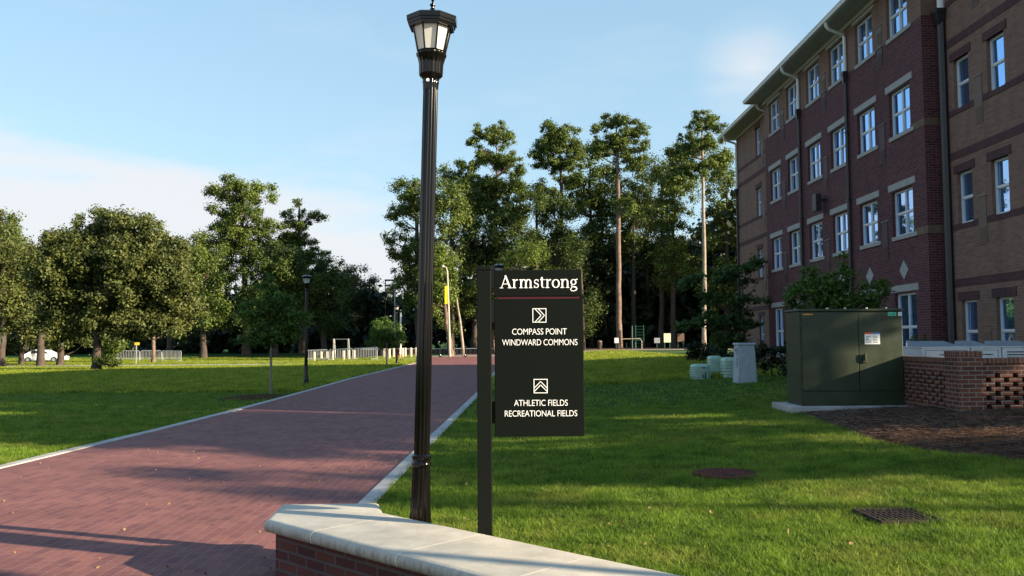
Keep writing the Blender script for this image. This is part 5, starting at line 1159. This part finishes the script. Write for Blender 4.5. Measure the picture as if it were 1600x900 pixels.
# left signs
b_ = place(189, 84); o = empty('road_sign', b_, 'white square road sign with a dark round symbol on a post left', 'road sign'); z1_ = P(189, 531, 84).z-b_.z
MB().box((-.03, -.03, 0), (.03, .03, z1_)).build('post', 'dark_pipe', o); MB().box((-.3, -.06, z1_-.75), (.3, -.04, z1_)).build('sign_plate', 'white_metal', o, bevel=.01)
m_ = MB(); n = 20
for k in range(n):
    a, c = 2*PI*k/n, 2*PI*(k+1)/n; m_.add([(.2*math.cos(a), -.064, z1_-.36+.2*math.sin(a)), (.2*math.cos(c), -.064, z1_-.36+.2*math.sin(c)), (.12*math.cos(c), -.064, z1_-.36+.12*math.sin(c)), (.12*math.cos(a), -.064, z1_-.36+.12*math.sin(a))], [(0, 1, 2, 3)])
m_.build('ring_symbol', 'ink', o)
b_ = place(213, 80); o = empty('road_sign', b_, 'yellow rectangular road sign on a grey post by the left barriers', 'road sign'); z1_ = P(213, 535, 80).z-b_.z
MB().box((-.04, -.03, 0), (.04, .03, z1_)).build('post', 'galv', o); MB().box((-.28, -.05, z1_-.25), (.28, -.03, z1_)).build('sign_plate', 'yellow_sign', o, bevel=.01)
# white car
cx_, cyy = P(70, 555, 97).x, 97.; cz = P(70, 563.5, 97).z-.25
car = empty('parked_car', (cx_, cyy, cz), 'white sedan parked behind the live oak trunks on the far left', 'car'); 
body = [(-2.25, .35), (-2.28, .75), (-2.2, .98), (-1.5, 1.03), (1.0, .98), (1.75, .88), (2.2, .7), (2.28, .45), (2.2, .3), (1.75, .3), (1.7, .5), (1.5, .62), (1.3, .62), (1.1, .5), (1.05, .28), (-1.05, .28), (-1.1, .5), (-1.3, .62), (-1.5, .62), (-1.7, .5), (-1.75, .3)]
def side(poly, yh, name, mt, bev, par=car, ins=1.):
    m_ = MB(); m_.prism(poly, -yh, yh, axis='y'); return m_.build(name, mt, par, bevel=bev)
side(body, .88, 'body', 'car_white', .06)
m_ = MB(); low = [(-1.75, 1.0), (1.15, .98)]; top = [(-1.0, 1.42), (-.6, 1.47), (.1, 1.46), (.35, 1.4)]
prof_ = [(-1.75, 1.0), (-1.0, 1.42), (-.6, 1.47), (.1, 1.46), (.35, 1.4), (1.15, .98)]; yy_ = [.82, .66, .64, .64, .66, .80]
vs = [(a, -y_, z_) for (a, z_), y_ in zip(prof_, yy_)]+[(a, y_, z_) for (a, z_), y_ in zip(prof_, yy_)]
m_.add(vs, [(0, 1, 2, 3, 4, 5), (11, 10, 9, 8, 7, 6)]+[(i, i+6, i+7, i+1) for i in range(5)]); m_.build('cabin', 'car_white', car, bevel=.03)
for s_ in (-1, 1): MB().add([(-1.25, s_*.79, 1.06), (-.85, s_*.705, 1.36), (.18, s_*.70, 1.38), (.85, s_*.80, 1.04)], [(0, 1, 2, 3)]).build('side_window', 'car_glass', car)
wm = MB(); wm.lathe([(.32, -.1), (.33, -.08), (.33, .08), (.32, .1)], 20); wmesh = wm.mesh('wheel', 'tyre', True); rm = MB().lathe([(.2, -.108), (.2, .108)], 16).mesh('rim', 'galv')
for a in (-1.4, 1.4):
    for s_ in (-1, 1):
        w_ = bpy.data.objects.new('wheel', wmesh); col.objects.link(w_); w_.parent = car; w_.location = (a, s_*.78, .33); w_.rotation_euler = (PI/2, 0, 0); q = bpy.data.objects.new('rim', rm); col.objects.link(q); q.parent = w_
for s_ in (-1, 1): MB().box((-2.3, s_*.62-.18, .74), (-2.2, s_*.62+.25 if s_ < 0 else s_*.62+.2, .9)).build('tail_light', 'tail_red', car); MB().box((2.12, s_*.62-.2, .58), (2.26, s_*.62+.2, .72)).build('headlight', 'label_white', car)
# playground / fitness stations
def board(px0, px1, py0, py1, Y, label, mt, posts_=2, fm='play_green', nm='notice_board'):
    a = P(px0, py0, Y); c = P(px1, py1, Y); zg = gz(a.x, Y); o = empty(nm, ((a.x+c.x)/2, Y, zg), label, 'board', None); W = (c.x-a.x)/2; z0, z1 = c.z-zg, a.z-zg
    MB().box((-W, -.05, z0), (W, -.0, z1)).build('panel', mt, o, bevel=.01)
    ps = (-W*.75, W*.75) if posts_ == 2 else (0,)
    for x_ in ps: MB().box((x_-.05, .001, -.1), (x_+.05, .08, z1)).build('post', fm, o)
    return o
board(960, 966.5, 528, 536, 96, 'small white board on a green post left of the green exercise bars', 'label_white', 1, nm='exercise_sign')
board(1037, 1048, 521, 535, 96, 'cream yellow notice board, the largest board before the dark wood', 'cream_board', 2)
board(1022, 1031, 528, 536, 98, 'small beige double board left of the cream notice board', 'condenser_top', 1, nm='exercise_sign')
board(1058, 1069, 521, 534, 99, 'dull brown board at the edge of the shrubs', 'brown_panel', 2)
b_ = place(988, 95); z_ = P(988, 509, 95).z-b_.z; o = empty('exercise_post', b_, 'tall green post of the exercise station', 'exercise station'); MB().tube([(0, 0, 0), (0, 0, z_)], .07, 8).build('tall_post', 'play_green', o, True); MB().tube([(.35, 0, 0), (.35, 0, .8)], .06, 8).tube([(-.6, 0, 0), (-.6, 0, .75)], .05, 8).build('short_post', 'play_green', o, True)
b_ = place(993.5, 97); z_ = P(993, 508, 97).z-b_.z; o = empty('climbing_ladder', b_, 'dark green climbing ladder before the wood', 'exercise station'); W = 12.5*97/FPX
for x_ in (0, W): MB().tube([(x_, 0, 0), (x_, 0, z_)], .045, 6).build('rail', 'play_green', o, True)
m_ = MB()
for k in range(1, 9): m_.tube([(0, 0, z_*k/8.5), (W, 0, z_*k/8.5)], .025, 6)
m_.build('rungs', 'play_green', o)
b_ = place(972, 99); z_ = P(972, 529.5, 99).z-b_.z; o = empty('exercise_rail', b_, 'low pale horizontal exercise rail behind the green post', 'exercise station'); MB().tube([(0, 0, 0), (0, 0, z_-.1), (.12, 0, z_), (2.0, 0, z_), (2.2, 0, z_-.2), (2.2, 0, 0)], .05, 8).build('rail', 'pole_tan', o, True)
b_ = place(937, 100); o = empty('litter_bin', b_, 'dark litter bin at the edge of the wood right of the signboard', 'bin'); MB().lathe([(.26, 0), (.29, .75), (.3, .8)], 16).build('bin_body', 'bark_dark', o, True); MB().lathe([(.3, .8), (.28, .9), (.14, .99), (.05, 1.0)], 16).build('bin_lid', 'brown_panel', o, True)
